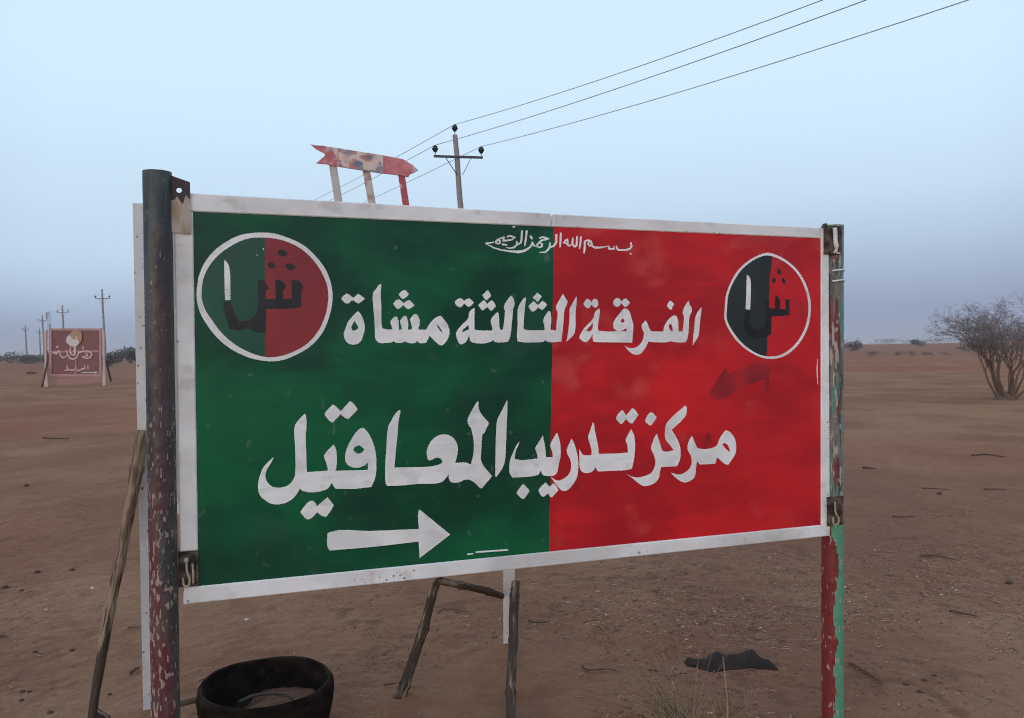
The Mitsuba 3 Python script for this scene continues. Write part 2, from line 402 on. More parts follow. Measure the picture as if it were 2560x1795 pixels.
# ---------------------------------------------------------------- the painted sign
LINE1A = [
([(12529,8470),(12595,8591),(12675,8669),(12754,8641),(12838,8546),(12900,8631),(12967,8675),(13059,8620),(13099,8500),(13044,8378),(12978,8353),(12898,8401),(12846,8468),(12726,8327),(12673,8339)],[]),
([(13663,8553),(13744,8664),(13839,8714),(13921,8678),(13974,8569),(14070,8655),(14166,8701),(14329,8547),(14178,8399),(14110,8391),(13974,8532),(13933,8446),(13810,8384),(13729,8420)],[]),
([(13138,8342),(13156,8282),(13117,7966),(13080,7650),(13106,7553),(13683,7532),(13805,7556),(13684,7650),(13666,7772),(13740,7943),(13904,8139),(14096,8332),(14178,8342),(14300,8240),(14381,8019),(14449,7797),(14448,7575),(14404,7131),(13573,7149),(12930,7165),(12891,7214),(12884,7457),(12799,7312),(12626,7155),(12533,7180),(12363,7302),(12403,7410),(12563,7651),(12922,8014),(12950,8159),(13044,8281)],[[(14039,7998),(14107,7919),(14120,7858),(14011,7846),(13951,7895)],[(14174,7649),(14195,7538),(13955,7539),(14091,7600)],[(12895,7856),(12867,7626),(12773,7534),(12615,7559),(12708,7650),(12855,7796)]]),
([(14942,7914),(15003,7847),(15086,7648),(15155,7536),(15662,7523),(15676,7648),(15762,7823),(15933,8011),(16105,8105),(16191,8087),(16253,7949),(16269,7672),(16274,7534),(16447,7521),(16476,7723),(16506,8026),(16455,8202),(16537,8429),(16705,8645),(16725,8532),(16826,8356),(16820,8229),(16738,8077),(16701,7622),(16648,7293),(16575,7141),(16445,7125),(16044,7150),(15944,7176),(15844,7146),(15041,7157),(14999,7052),(14859,6855),(14719,6728),(14553,6698),(14388,6749),(14224,6886),(14094,7040),(14225,6972),(14389,6934),(14638,7006),(14777,7141),(14861,7326),(14876,7475),(14794,7649),(14789,7748),(14864,7847)],[[(15975,7798),(16032,7673),(16040,7522),(15946,7560),(15881,7673),(15890,7773)]]),
([(15951,8643),(16107,8506),(16035,8413),(15992,8320),(15935,8304),(15808,8436),(15865,8562)],[]),
([(17234,8409),(17234,8282),(17189,8028),(17144,7621),(17084,7316),(16967,7164),(16864,7013),(16880,7241),(16940,7723),(16985,8052),(17058,8205)],[])]
LINE1B = [
([(7932,8504),(8021,8599),(8128,8635),(8190,8610),(8252,8545),(8333,8603),(8449,8626),(8600,8493),(8420,8354),(8375,8362),(8260,8470),(8152,8344),(8090,8338),(7976,8419)],[]),
([(9055,8910),(9088,8897),(9190,8725),(9043,8576),(9007,8584),(8882,8738)],[]),
([(8916,8578),(8953,8566),(9042,8454),(9198,8577),(9234,8565),(9355,8387),(9213,8225),(9168,8230),(9047,8359),(8905,8245),(8859,8245),(8734,8408)],[]),
([(8599,8318),(8609,8269),(8601,7993),(8603,7614),(8646,7596),(9217,7569),(9223,7648),(9182,7787),(9174,7926),(9248,8039),(9396,8187),(9423,8170),(9458,8014),(9483,7647),(9510,7595),(9584,7595),(9603,7682),(9668,8172),(9663,8250),(9632,8329),(9664,8451),(9767,8609),(9879,8737),(9913,8725),(9989,8594),(10016,8454),(9969,8331),(9939,8085),(9899,7717),(9850,7384),(9774,7192),(9589,7179),(9296,7198),(9245,7261),(9150,7192),(8517,7186),(8454,7235),(8433,7424),(8374,7321),(8284,7176),(8150,7113),(8079,7151),(8009,7289),(7970,7478),(8003,7555),(8129,7717),(8408,8019),(8405,8096),(8436,8182),(8526,8277)],[[(8400,7752),(8413,7614),(8314,7571),(8189,7511),(8198,7580),(8288,7666)]]),
([(10401,8690),(10412,8660),(10395,8457),(10370,8281),(10321,7646),(10364,7608),(10580,7579),(11089,7583),(11075,7770),(11038,7895),(11077,8019),(11241,8242),(11289,8216),(11326,8073),(11331,7895),(11303,7601),(11505,7565),(11532,7860),(11573,8164),(11505,8360),(11560,8485),(11775,8828),(11852,8685),(11948,8561),(11908,8435),(11826,8273),(11799,8022),(11747,7537),(11696,7188),(11176,7191),(11106,7254),(11052,7180),(10804,7167),(10239,7180),(10109,7207),(10087,7365),(10113,7735),(10146,8367),(10231,8509),(10345,8659)],[]),
([(10827,8851),(10997,8729),(10843,8532),(10664,8681)],[]),
([(10679,8557),(10711,8549),(10842,8426),(11024,8587),(11195,8447),(11022,8271),(10974,8276),(10861,8355),(10680,8212),(10633,8221),(10502,8388)],[]),
([(12281,8744),(12275,8516),(12239,8204),(12208,7531),(12168,7435),(12063,7327),(11885,7184),(11920,7316),(11974,7651),(12010,8011),(12018,8298),(12070,8418)],[])]
LINE1C = [
([(4276,8584),(4357,8682),(4447,8741),(4519,8709),(4632,8612),(4673,8629),(4796,8734),(4861,8705),(5015,8579),(4825,8430),(4777,8441),(4639,8535),(4582,8505),(4492,8430),(4427,8430),(4299,8535)],[]),
([(4787,8187),(4839,8146),(4903,8047),(4967,7883),(4998,7734),(4993,7569),(4962,7470),(4928,7388),(4903,7289),(4812,7191),(4713,7142),(4583,7140),(4486,7169),(4390,7276),(4343,7407),(4344,7505),(4402,7652),(4461,7816),(4576,7980),(4708,8120)],[[(4681,7890),(4729,7800),(4785,7701),(4792,7652),(4734,7603),(4636,7570),(4588,7628),(4584,7710),(4631,7800)]]),
([(5525,9062),(5534,9029),(5519,8846),(5517,8647),(5527,8382),(5526,7983),(5530,7751),(5559,7651),(5626,7626),(5873,7606),(5853,7718),(5809,7851),(5846,7918),(5931,8001),(6007,8032),(6049,7968),(6081,7818),(6084,7606),(6177,7605),(6156,7734),(6126,7885),(6167,7952),(6270,8044),(6329,8040),(6370,7919),(6389,7768),(6370,7605),(6486,7608),(6512,7675),(6488,7785),(6442,7936),(6507,8020),(6611,8108),(6679,8097),(6746,7970),(6766,7836),(6744,7717),(6708,7608),(6967,7599),(7019,7675),(7107,7819),(7265,7972),(7431,8052),(7475,8044),(7578,7922),(7691,7769),(7751,7547),(7731,7393),(7642,7223),(7500,7096),(7431,7096),(7275,7216),(7086,7404),(7033,7311),(6971,7176),(6738,7178),(6671,7246),(6593,7174),(6363,7189),(6287,7234),(6210,7190),(5957,7203),(5915,7253),(5864,7209),(5638,7182),(5454,7186),(5364,7253),(5320,7353),(5318,7569),(5305,7883),(5276,8313),(5260,8694),(5290,8810),(5357,8877),(5458,9027)],[[(7329,7772),(7393,7717),(7470,7615),(7518,7504),(7470,7530),(7401,7615),(7349,7700)]]),
([(6261,8873),(6312,8866),(6421,8733),(6241,8592),(6199,8596),(6087,8729),(6159,8813)],[]),
([(6089,8570),(6156,8537),(6253,8451),(6342,8523),(6445,8552),(6602,8387),(6408,8263),(6365,8271),(6231,8393),(6086,8269),(6044,8269),(5906,8427),(5987,8527)],[])]
LINE2A = [
([(15144,4641),(15192,4628),(15379,4440),(15142,4165),(15094,4173),(14903,4319),(14916,4383),(15060,4590)],[]),
([(15381,3861),(15416,3742),(15512,3480),(15583,3272),(15656,3215),(16058,3227),(15900,3440),(15755,3597),(15707,3729),(15708,3901),(15745,4157),(15856,4304),(16546,4837),(16595,4796),(16589,4536),(16519,4419),(15976,3976),(16147,3731),(16293,3442),(16341,3202),(16315,2878),(16191,2642),(15544,2651),(15495,2493),(15445,2259),(15312,2117),(15071,2025),(14856,2012),(14642,2117),(14359,2347),(14148,2488),(14383,2378),(14596,2337),(14881,2369),(15145,2470),(15266,2635),(15315,2825),(15268,3063),(15138,3370),(15199,3538),(15296,3769)],[]),
([(16819,3722),(16864,3633),(17025,3298),(17075,3256),(17795,3271),(17871,3323),(18000,3581),(18231,3854),(18334,3843),(18540,3690),(18656,3507),(18695,3349),(18668,2972),(18512,2758),(18356,2578),(18279,2583),(17882,2881),(17792,2643),(17135,2654),(17023,2796),(16984,2557),(16908,2190),(16683,2063),(16509,2034),(16361,2083),(16042,2309),(15940,2434),(16091,2381),(16263,2339),(16461,2370),(16685,2509),(16797,2699),(16791,2939),(16638,3230),(16633,3339),(16714,3575)],[[(18101,3345),(18191,3391),(18281,3358),(18384,3231),(18448,3050),(18383,3076),(18229,3195)]])]
LINE2B = [
([(10152,3831),(10117,3724),(10011,3511),(9975,3273),(10009,3238),(10801,3217),(10790,3317),(10705,3575),(10757,3649),(10995,3995),(11013,3901),(11086,3522),(11108,3245),(11357,3232),(11346,3376),(11265,3646),(11277,3690),(11494,4057),(11542,4044),(11623,3718),(11652,3450),(11631,3206),(11558,2921),(11520,2723),(11436,2617),(11126,2602),(10985,2644),(10910,2803),(10820,2654),(10515,2617),(9889,2623),(9809,2737),(9777,3000),(9813,3216),(9942,3514),(10059,3727)],[]),
([(12058,3843),(12117,3739),(12248,3375),(12295,3103),(12293,2699),(12255,2500),(12107,2262),(11864,2054),(11695,2054),(11552,2187),(11386,2397),(11269,2571),(11387,2486),(11530,2415),(11819,2504),(11989,2672),(12034,2894),(12016,3074),(11869,3416),(11923,3570)],[]),
([(10268,2387),(10488,2168),(10476,2114),(10299,1874),(10241,1878),(10034,2067),(10081,2174)],[]),
([(11089,2383),(11230,2219),(11362,2332),(11410,2307),(11556,2086),(11311,1847),(11268,1861),(11169,2001),(11003,1895),(10956,1905),(10816,2124),(10875,2209)],[]),
([(12346,3459),(12474,3251),(12786,3223),(12811,3256),(12764,3574),(12675,3871),(12729,4003),(12867,4358),(12904,4346),(12939,4085),(13048,3583),(13090,3252),(13755,3234),(14223,3246),(14201,3501),(14131,3694),(14179,3798),(14345,4066),(14462,3849),(14503,3571),(14494,3274),(14433,2895),(14373,2676),(14266,2639),(13752,2627),(13042,2644),(12949,2808),(12894,2709),(12770,2626),(12573,2615),(12427,2680),(12366,2785),(12344,3033)],[]),
([(13992,4755),(14044,4722),(14148,4555),(14408,4815),(14455,4792),(14643,4563),(14393,4265),(14346,4271),(14147,4437),(13983,4260),(13936,4272),(13762,4458),(13774,4510),(13880,4664)],[])]
LINE2C = [
([(3124,5022),(3155,4966),(3147,4274),(3154,3719),(3169,3205),(3807,3214),(3768,3407),(3681,3691),(3773,3812),(3989,4025),(4048,3910),(4086,3614),(4069,3334),(4034,3195),(5043,3164),(5060,3405),(4961,3325),(4735,3253),(4512,3294),(4374,3415),(4334,3572),(4379,3823),(4521,4127),(4805,4481),(4918,4511),(5057,4357),(5223,4009),(5304,3663),(5315,3405),(5282,2922),(5151,2617),(4616,2590),(4033,2628),(3904,2825),(3842,2702),(3731,2620),(3028,2631),(2948,2719),(2893,2598),(2704,2390),(2437,2277),(2122,2294),(1889,2448),(1773,2579),(1717,2841),(1781,3192),(1902,3457),(2193,3728),(2112,3555),(1979,3344),(1937,3155),(2000,2960),(2155,2813),(2417,2782),(2630,2851),(2792,3075),(2822,3294),(2823,4012),(2825,4660),(2921,4808)],[[(4588,3827),(4659,3922),(4799,3958),(4944,3823),(4852,3714),(4712,3707)]]),
([(3982,5271),(4036,5241),(4221,5053),(4508,5361),(4563,5337),(4747,5091),(4460,4806),(4404,4813),(4212,4955),(3975,4717),(3920,4728),(3718,4973),(3760,5055)],[]),
([(3239,2297),(3347,2303),(3427,2200),(3448,2115),(3783,2384),(3972,2118),(3888,1970),(3735,1771),(3613,1809),(3456,1933),(3232,1741),(3138,1754),(2953,1985)],[]),
([(6082,5038),(6104,5004),(6068,4815),(6028,4571),(6006,4259),(5945,3748),(5894,3191),(6379,3175),(6998,3155),(7346,3199),(7463,3249),(7464,3318),(7394,3401),(7278,3430),(7046,3357),(6977,3401),(6952,3629),(7028,3874),(7238,4103),(7448,4177),(7635,4169),(7822,4076),(7962,3875),(8003,3690),(7970,3462),(7904,3225),(8288,3215),(8419,3150),(8450,3183),(8458,4335),(8371,4454),(8337,4617),(8373,4730),(8677,5227),(8713,5226),(8723,4994),(8782,4854),(9081,4495),(8995,4336),(8909,4166),(8843,4123),(8794,3488),(8797,3233),(9170,2712),(8808,2328),(8760,2336),(8617,2480),(8402,2632),(8259,2652),(7997,2577),(7761,2603),(7692,2699),(7682,2871),(7528,2687),(7410,2614),(6647,2617),(6079,2598),(5653,2614),(5609,2695),(5589,2942),(5644,3874),(5718,4539),(5764,4626),(5991,4974)],[]),
([(9723,5246),(9727,5078),(9711,4611),(9669,3794),(9620,3164),(9544,2981),(9321,2679),(9277,2694),(9299,3462),(9321,4113),(9374,4600),(9511,4852)],[])]
ARROW = [
([(3763,1234),(3821,1280),(5090,1214),(6671,1151),(6656,1703),(6698,1782),(7715,879),(6682,198),(6658,744),(5284,704),(3833,708),(3765,821)],[])]
INVOCATION = [
[(9017,10453,17),(9111,10402,17),(9315,10312,25),(9570,10253,25),(9893,10220,35),(10153,10209,46),(10349,10246,43),(10507,10324,36),(10613,10414,32),(10667,10539,33)],
[(9017,10460,25),(9150,10476,30),(9291,10505,22)],
[(9432,10583,30),(9368,10532,32),(9380,10472,27),(9469,10462,28),(9528,10513,30),(9496,10573,30),(9432,10583,30)],
[(9406,10582,25),(9548,10648,25),(9651,10688,28),(9631,10565,33),(9779,10583,30),(9922,10606,28),(10052,10690,20),(9949,10717,30),(9871,10738,30),(9774,10704,28)],
[(9604,10443,33),(9739,10429,30)],
[(10103,10545,33),(10118,10459,35),(10011,10358,33),(9855,10322,25),(9726,10346,10)],
[(10116,10447,25),(10247,10513,33),(10280,10661,36),(10295,10901,36)],
[(10466,10914,36),(10431,10667,34),(10390,10431,23)],
[(10609,10741,36),(10648,10674,33)],
[(10667,10539,36),(10706,10454,36),(10759,10431,31)],
[(10925,10542,31),(10838,10483,31),(10831,10421,31),(10917,10380,26),(11011,10427,31),(11025,10502,31),(10925,10542,31)],
[(10865,10509,28),(10999,10625,31),(11119,10654,31),(11266,10684,18),(11159,10711,34),(11040,10738,31),(10920,10702,23)],
[(11305,10548,28),(11291,10398,36),(11223,10309,34),(11116,10225,31),(10896,10216,10)],
[(11291,10398,28),(11452,10453,34),(11534,10581,39),(11536,10830,39)],
[(11707,10882,35),(11692,10625,35),(11674,10431,23)],
[(11950,10690,29),(11868,10644,34),(11813,10567,29),(11881,10557,26),(11963,10559,31),(11950,10690,26)],
[(11922,10558,29),(11962,10497,31),(12017,10473,29),(12092,10513,18)],
[(12148,10729,29),(12133,10540,35),(12221,10445,34),(12290,10495,34),(12309,10791,34)],
[(12457,10790,34),(12435,10588,34),(12399,10397,24)],
[(12601,10650,34),(12592,10403,37),(12571,10245,26)],
[(12601,10656,26),(12719,10692,29),(12830,10651,35),(12868,10551,35),(12787,10492,29),(12718,10559,29),(12760,10649,27)],
[(12843,10513,32),(12981,10441,36),(13219,10455,29),(13487,10508,13)],
[(13515,10509,27),(13514,10420,32),(13726,10420,30),(13701,10502,22)],
[(13812,10518,27),(13833,10436,32),(13897,10387,35),(14168,10395,35),(14341,10445,35),(14406,10538,33),(14378,10653,33)],
[(14362,10272,33),(14363,10269,33)]]
MARKS = [
[(8308,170,25),(8480,179,21)],
[(8589,219,26),(9688,194,30)],
[(22391,6440,14),(22370,5975,23),(22401,5467,14)],
[(9977,11042,23),(10042,11051,18)],
[(1777,9873,16),(1782,9870,16)],
[(1968,10067,19),(1973,10041,16)],
[(20777,-204,38),(21186,-136,38)],
[(1538,11111,16),(1743,11107,21)]]
J_OUT = [(1928,10547),(2239,10542),(2657,10430),(3159,10201),(3558,9827),(3851,9391),(3995,8894),(3998,8449),(3889,7975),(3665,7475),(3309,7089),(2851,6818),(2452,6672),(2137,6649),(1774,6695),(1415,6808),(1011,7028),(662,7325),(343,7751),(150,8122),(69,8491),(74,8835),(154,9259),(320,9633),(599,9985),(954,10262),(1311,10449),(1670,10529)]
J_IN = [(1874,10397),(2237,10388),(2630,10306),(3104,10075),(3449,9741),(3714,9333),(3867,8892),(3867,8447),(3767,8002),(3558,7558),(3202,7159),(2799,6928),(2454,6809),(2139,6772),(1776,6831),(1443,6970),(1089,7188),(740,7524),(470,7911),(288,8228),(206,8546),(210,8837),(277,9182),(443,9530),(697,9842),(1027,10105),(1359,10290),(1616,10371)]
J_ONE = [(845,9699),(945,9595),(993,9436),(1008,9036),(1005,8501),(854,8494),(847,8900),(842,9433)]
J_MID = [(2018,10542),(1968,6652)]
K_OUT = [(20091,10475),(20532,10393),(21078,10139),(21529,9775),(21882,9259),(22060,8674),(22059,8170),(21932,7665),(21627,7163),(21173,6748),(20674,6525),(20082,6492),(19644,6600),(19018,6934),(18544,7384),(18225,7950),(18226,8394),(18289,8879),(18503,9366),(18836,9818),(19267,10154),(19701,10370)]
K_IN = [(20091,10373),(20483,10301),(21018,10067),(21453,9711),(21781,9216),(21953,8652),(21952,8169),(21820,7686),(21525,7205),(21098,6824),(20624,6609),(20107,6574),(19668,6674),(19076,7007),(18629,7444),(18310,7983),(18320,8375),(18378,8860),(18588,9328),(18907,9759),(19315,10082),(19725,10289)]
K_GRN = [(19653,10532),(20336,10552),(20311,10305),(20286,10016),(20216,9644),(20176,9108),(20155,8490),(20134,7872),(20094,7254),(20073,6842),(20033,6430),(18874,6447),(17933,7668),(17940,9678)]
K_ONE = [(19184,9631),(19289,9564),(19351,9382),(19360,8892),(19324,8320),(19132,8352),(19158,8971)]
J_SH = [[(2773,9122),(3012,9126),(3144,8936),(3075,8770),(3061,8302),(2816,8259),(2027,8240),(2013,7521),(1733,7522),(1529,7644),(1221,7577),(969,7644),(872,7992),(790,8419),(1005,8474),(1127,8100),(1251,7859),(1532,7913),(1767,8157),(1798,8509),(1793,9104),(1961,9147),(2126,8852),(2022,8796),(2018,8539),(2305,8542),(2300,9127),(2431,9129),(2626,8955),(2531,8763),(2528,8544),(2793,8561)],[(2389,10013),(2521,10057),(2665,9980),(2650,9870),(2518,9826),(2388,9917)],[(2097,9624),(2202,9668),(2318,9589),(2304,9494),(2199,9451),(2096,9530)],[(2607,9596),(2753,9641),(2898,9562),(2884,9466),(2764,9423),(2619,9501)]]
K_SH = [[(20901,8746),(21101,8727),(21100,8124),(20282,8079),(20256,7419),(20084,7316),(19645,7257),(19259,7340),(19068,7667),(19118,8238),(19310,8320),(19309,7749),(19549,7585),(19987,7708),(19989,8654),(20160,8717),(20175,8408),(20430,8369),(20456,8906),(20653,8722),(20652,8370),(20925,8351)],[(20522,9877),(20630,9892),(20719,9778),(20669,9653),(20571,9693)],[(20309,9522),(20422,9545),(20481,9443),(20407,9339),(20309,9378)],[(20744,9531),(20828,9553),(20917,9418),(20877,9305),(20788,9345)]]
GHOST = [[(17529,5221),(17833,5656),(18257,6212),(18374,5947),(19160,6177),(19936,6432),(20229,6345),(20179,5809),(20129,5231),(20006,5276),(20007,5730),(19158,5503),(18300,5078),(17831,5011)],[(17517,3845),(17643,3510),(17667,3277),(17263,3275),(17365,3523)],[(12228,2165),(12326,2181),(12349,2067),(12276,2027)],[(14760,2013),(14975,1999),(14902,1823),(14831,1827)]]
SPLIT = [(11441,11158),(11430,9716),(11386,8194),(11359,6671),(11315,5146),(11271,3619),(11260,2089),(11220,1172),(11213,160)]

K4 = 1e-4


def words(L):
    return unary_union([curve(np.array(o) * K4).difference(unary_union([curve(np.array(h) * K4) for h in hs])) if hs else curve(np.array(o) * K4) for o, hs in L])


W, H = 2.2533, 1.11
sign = thing('painted_sign', 'large hand-painted green and red signboard with white Arabic lettering between two peeling pipe posts', 'sign')
sp = np.array(SPLIT) * K4
full = sbox(0, 0, W, H)
left = Polygon([(-1, 2)] + [(sp[0][0], 2)] + [tuple(q) for q in sp] + [(sp[-1][0], -1), (-1, -1)]).intersection(full)
obj('panel', on_sign(sheet(left, -0.003, 0.0)), 'm_green', sign, label='dark green left half of the signboard')
obj('panel', on_sign(sheet(full.difference(left), -0.003, 0.0)), 'm_red', sign, label='red right half of the signboard')


def rail(u0, v0, u1, v1, u2, v2, u3, v3, w0=-0.028, w1=0.0045, ch=0.003):
    """A frame member with four face corners (counter-clockwise), chamfered along its front edges."""
    q = Polygon([(u0, v0), (u1, v1), (u2, v2), (u3, v3)])
    a, b = sheet(q, w0, w1 - ch), q.buffer(-ch, join_style=2)
    q0, q1 = np.array(q.exterior.coords)[:-1], np.array(b.exterior.coords)[:-1]
    order = [int(np.argmin(((q1 - p) ** 2).sum(1))) for p in q0]
    V = np.vstack([np.c_[q0, np.full(4, w1 - ch)], np.c_[q1[order], np.full(4, w1)]])
    i = np.arange(4); j = (i + 1) % 4
    F = np.vstack([np.stack([i, j, j + 4], 1), np.stack([i, j + 4, i + 4], 1), [[4, 5, 6], [4, 6, 7]]])
    m = trimesh.Trimesh(V, F, process=False)
    if m.face_normals[-1][2] < 0: m.invert()
    return on_sign(cat([a, m]))


obj('frame_rail', rail(-0.012, 1.109, 1.1365, 1.110, 1.131, 1.1548, -0.012, 1.163), 'm_frame', sign)
obj('frame_rail', rail(1.1372, 1.110, 2.2530, 1.110, 2.2530, 1.150, 1.146, 1.1530), 'm_frame', sign)
obj('frame_rail', rail(-0.044, -0.050, 2.297, -0.046, 2.2530, 0.000, -0.042, -0.0005), 'm_frame', sign)
obj('frame_rail', rail(-0.050, 0.107, 0.000, 0.107, 0.000, 1.108, -0.052, 1.108), 'm_frame', sign)
obj('frame_rail', rail(2.2535, 0.0005, 2.2945, -0.042, 2.289, 1.149, 2.2535, 1.149, w1=0.006), 'm_frame', sign)

for nm, L in (('line', LINE1A), ('line', LINE1B), ('line', LINE1C), ('line', LINE2A), ('line', LINE2B), ('line', LINE2C)):
    obj('lettering', on_sign(sheet(words(L), -0.0005, 0.0009)), 'm_letter', sign)
obj('lettering', on_sign(sheet(strokes(INVOCATION, K4), -0.0005, 0.0009)), 'm_letter', sign, label='small thin white line of script along the top')
obj('direction_arrow', on_sign(sheet(words(ARROW), -0.0005, 0.0009)), 'm_letter', sign)
for q in MARKS:
    obj('paint_streak', on_sign(sheet(strokes([q], K4), -0.0005, 0.0007)), 'm_letter', sign)
for q in GHOST[1:]:
    obj('dark_patch', on_sign(sheet(curve(np.array(q) * K4), -0.0005, 0.0003)), 'm_ghost', sign)
obj('faded_arrow', on_sign(sheet(curve(np.array(GHOST[0]) * K4), -0.0005, 0.0003)), 'm_ghost', sign, label='faint dark red arrow painted over on the red half')
for out, inn, num, sh, cut, red, grn in ((J_OUT, J_IN, J_ONE, J_SH, None, 'm_emblem_red', 'm_emblem_green'), (K_OUT, K_IN, K_ONE, K_SH, K_GRN, 'm_red', 'm_emblem_dark')):
    po, pi_ = curve(np.array(out) * K4, corner=80), curve(np.array(inn) * K4, corner=80)
    em = obj('emblem', on_sign(sheet(po.difference(pi_), -0.0005, 0.0010)), 'm_letter', sign, label='white ring emblem with a black letter and a white numeral')
    core = pi_.buffer(0.004)
    if cut is None:
        mid = np.array(J_MID) * K4
        g = core.intersection(Polygon([(-1, 2), (mid[0][0], 2), tuple(mid[0]), tuple(mid[1]), (mid[1][0], -1), (-1, -1)]))
        obj('red_half', on_sign(sheet(core.difference(g), -0.0005, 0.0004)), red, em)
    else:
        g = core.intersection(curve(np.array(cut) * K4))
    obj('green_half', on_sign(sheet(g, -0.0005, 0.0004)), grn, em)
    obj('letter', on_sign(sheet(unary_union([curve(np.array(q) * K4) for q in sh]), -0.0005, 0.0007)), 'm_black_paint', em)
    obj('numeral', on_sign(sheet(curve(np.array(num) * K4), -0.0005, 0.0010)), 'm_letter', em)


def post_pipe(u, dia, top_v, wob, seed, w=-0.012):
    r = dia / 2
    zt = (S(u, top_v, w))[2]
    base, top = S(u, -0.9, w), S(u, top_v, w)
    ax = (top - base) / np.linalg.norm(top - base)
    base = top - ax * (zt + 0.15) / ax[2]
    n = 90
    pts = base + np.linspace(0, 1, n)[:, None] * (top - base)
    outer = tube(pts, r + wob * (nfbm(pts * 9 + seed, 3, seed) - 0.5), 40, cap=False)
    inner = tube(pts[-12:], r - 0.005, 40, cap=False); inner.invert()
    s = 40; a = np.arange(s); b = (a + 1) % s
    V = np.vstack([outer.vertices[-s:], inner.vertices[-s:]])
    lip = trimesh.Trimesh(V, np.vstack([np.stack([a, b, b + s], 1), np.stack([a, b + s, a + s], 1)]), process=False)
    cap = tube(pts[-12:-10], r - 0.005, 40)
    return cat([outer, inner, lip, cap])


obj('post', post_pipe(-0.0955, 0.0790, 1.2195, 0.002, 3, 0.0), 'm_pipe_left', sign, smooth=40, label='left pipe post, dark teal and maroon with flaking paint')
obj('post', post_pipe(2.336, 0.083, 1.166, 0.004, 5, -0.030), 'm_pipe_right', sign, smooth=40, label='right pipe post, red and pale green paint peeling in strips')
plate = Polygon([(-0.062, 1.211), (-0.012, 1.195), (-0.0115, 1.041), (-0.060, 1.046)]).difference(Point(-0.0365, 1.1680).buffer(0.0078))
bk = obj('bracket', on_sign(sheet(plate, 0.0060, 0.0115)), 'm_bracket', sign, label='rust-streaked lug with a hole at the top left')
obj('edge_flange', on_sign(cat([sheet(sbox(-0.0118, 1.041, -0.0075, 1.194), -0.012, 0.013)])), 'm_bracket', bk)
bk = obj('bracket', on_sign(cat([sheet(sbox(-0.056, 0.000, -0.0065, 0.1065), -0.020, -0.002), sheet(sbox(-0.0065, 0.001, 0.0, 0.1065), -0.02, 0.005)])), 'm_rust', sign, label='dark rusty clamp at the lower left corner')
obj('hook_bolt', cat([tube(spline([S(-0.032, 0.078, 0.004), S(-0.031, 0.05, 0.010), S(-0.024, 0.025, 0.013), S(-0.028, 0.006, 0.013), S(-0.040, 0.010, 0.011), S(-0.042, 0.030, 0.006)], 6), 0.0036, 8),
    tube(spline([S(-0.016, 0.070, 0.004), S(-0.014, 0.045, 0.009), S(-0.014, 0.012, 0.010)], 6), 0.0034, 8)]), 'm_dull_metal', bk, smooth=True)
nut = trimesh.creation.icosphere(2, 0.008); nut.apply_scale([1, 1, 0.6]); nut.vertices += [-0.033, 0.080, 0.0]
obj('bolt_head', on_sign(nut), 'm_dull_metal', bk, smooth=True)
bk = obj('bracket', on_sign(cat([sheet(sbox(2.262, 1.048, 2.3440, 1.158), 0.0085, 0.013), sheet(sbox(2.262, 1.140, 2.270, 1.166), 0.0, 0.018)])), 'm_rust', sign, label='dark rusty clamp at the top right corner')
obj('pale_bolt', cat([tube(spline([S(2.306, 1.150, 0.018), S(2.306, 1.095, 0.022), S(2.311, 1.075, 0.021), S(2.310, 1.056, 0.018)], 6), [0.0085] * 7 + [0.009] * 6 + [0.006] * 6, 10), tube([S(2.300, 1.056, 0.016), S(2.332, 1.053, 0.016)], 0.003, 8)]), 'm_frame', bk, smooth=True)
bk = obj('bracket', on_sign(sheet(sbox(2.276, -0.004, 2.352, 0.108), 0.0085, 0.013)), 'm_rust', sign, label='dark rusty clamp at the lower right corner')
obj('hook_bolt', cat([tube(spline([S(2.308, 0.090, 0.016), S(2.307, 0.050, 0.020), S(2.320, 0.025, 0.022), S(2.318, 0.004, 0.021), S(2.300, 0.003, 0.019), S(2.297, 0.030, 0.017)], 6), 0.0042, 8)]), 'm_dull_metal', bk, smooth=True)
wires = [tube(spline([S(2.297, v, 0.014), S(2.315, v + 0.002, 0.024), S(2.342, v + 0.005, 0.020), S(2.368, v + 0.003, 0.0)], 5), 0.0032, 8) for v in (0.985, 0.945)]
obj('tie_wire', cat(wires), 'm_frame', sign, smooth=True)

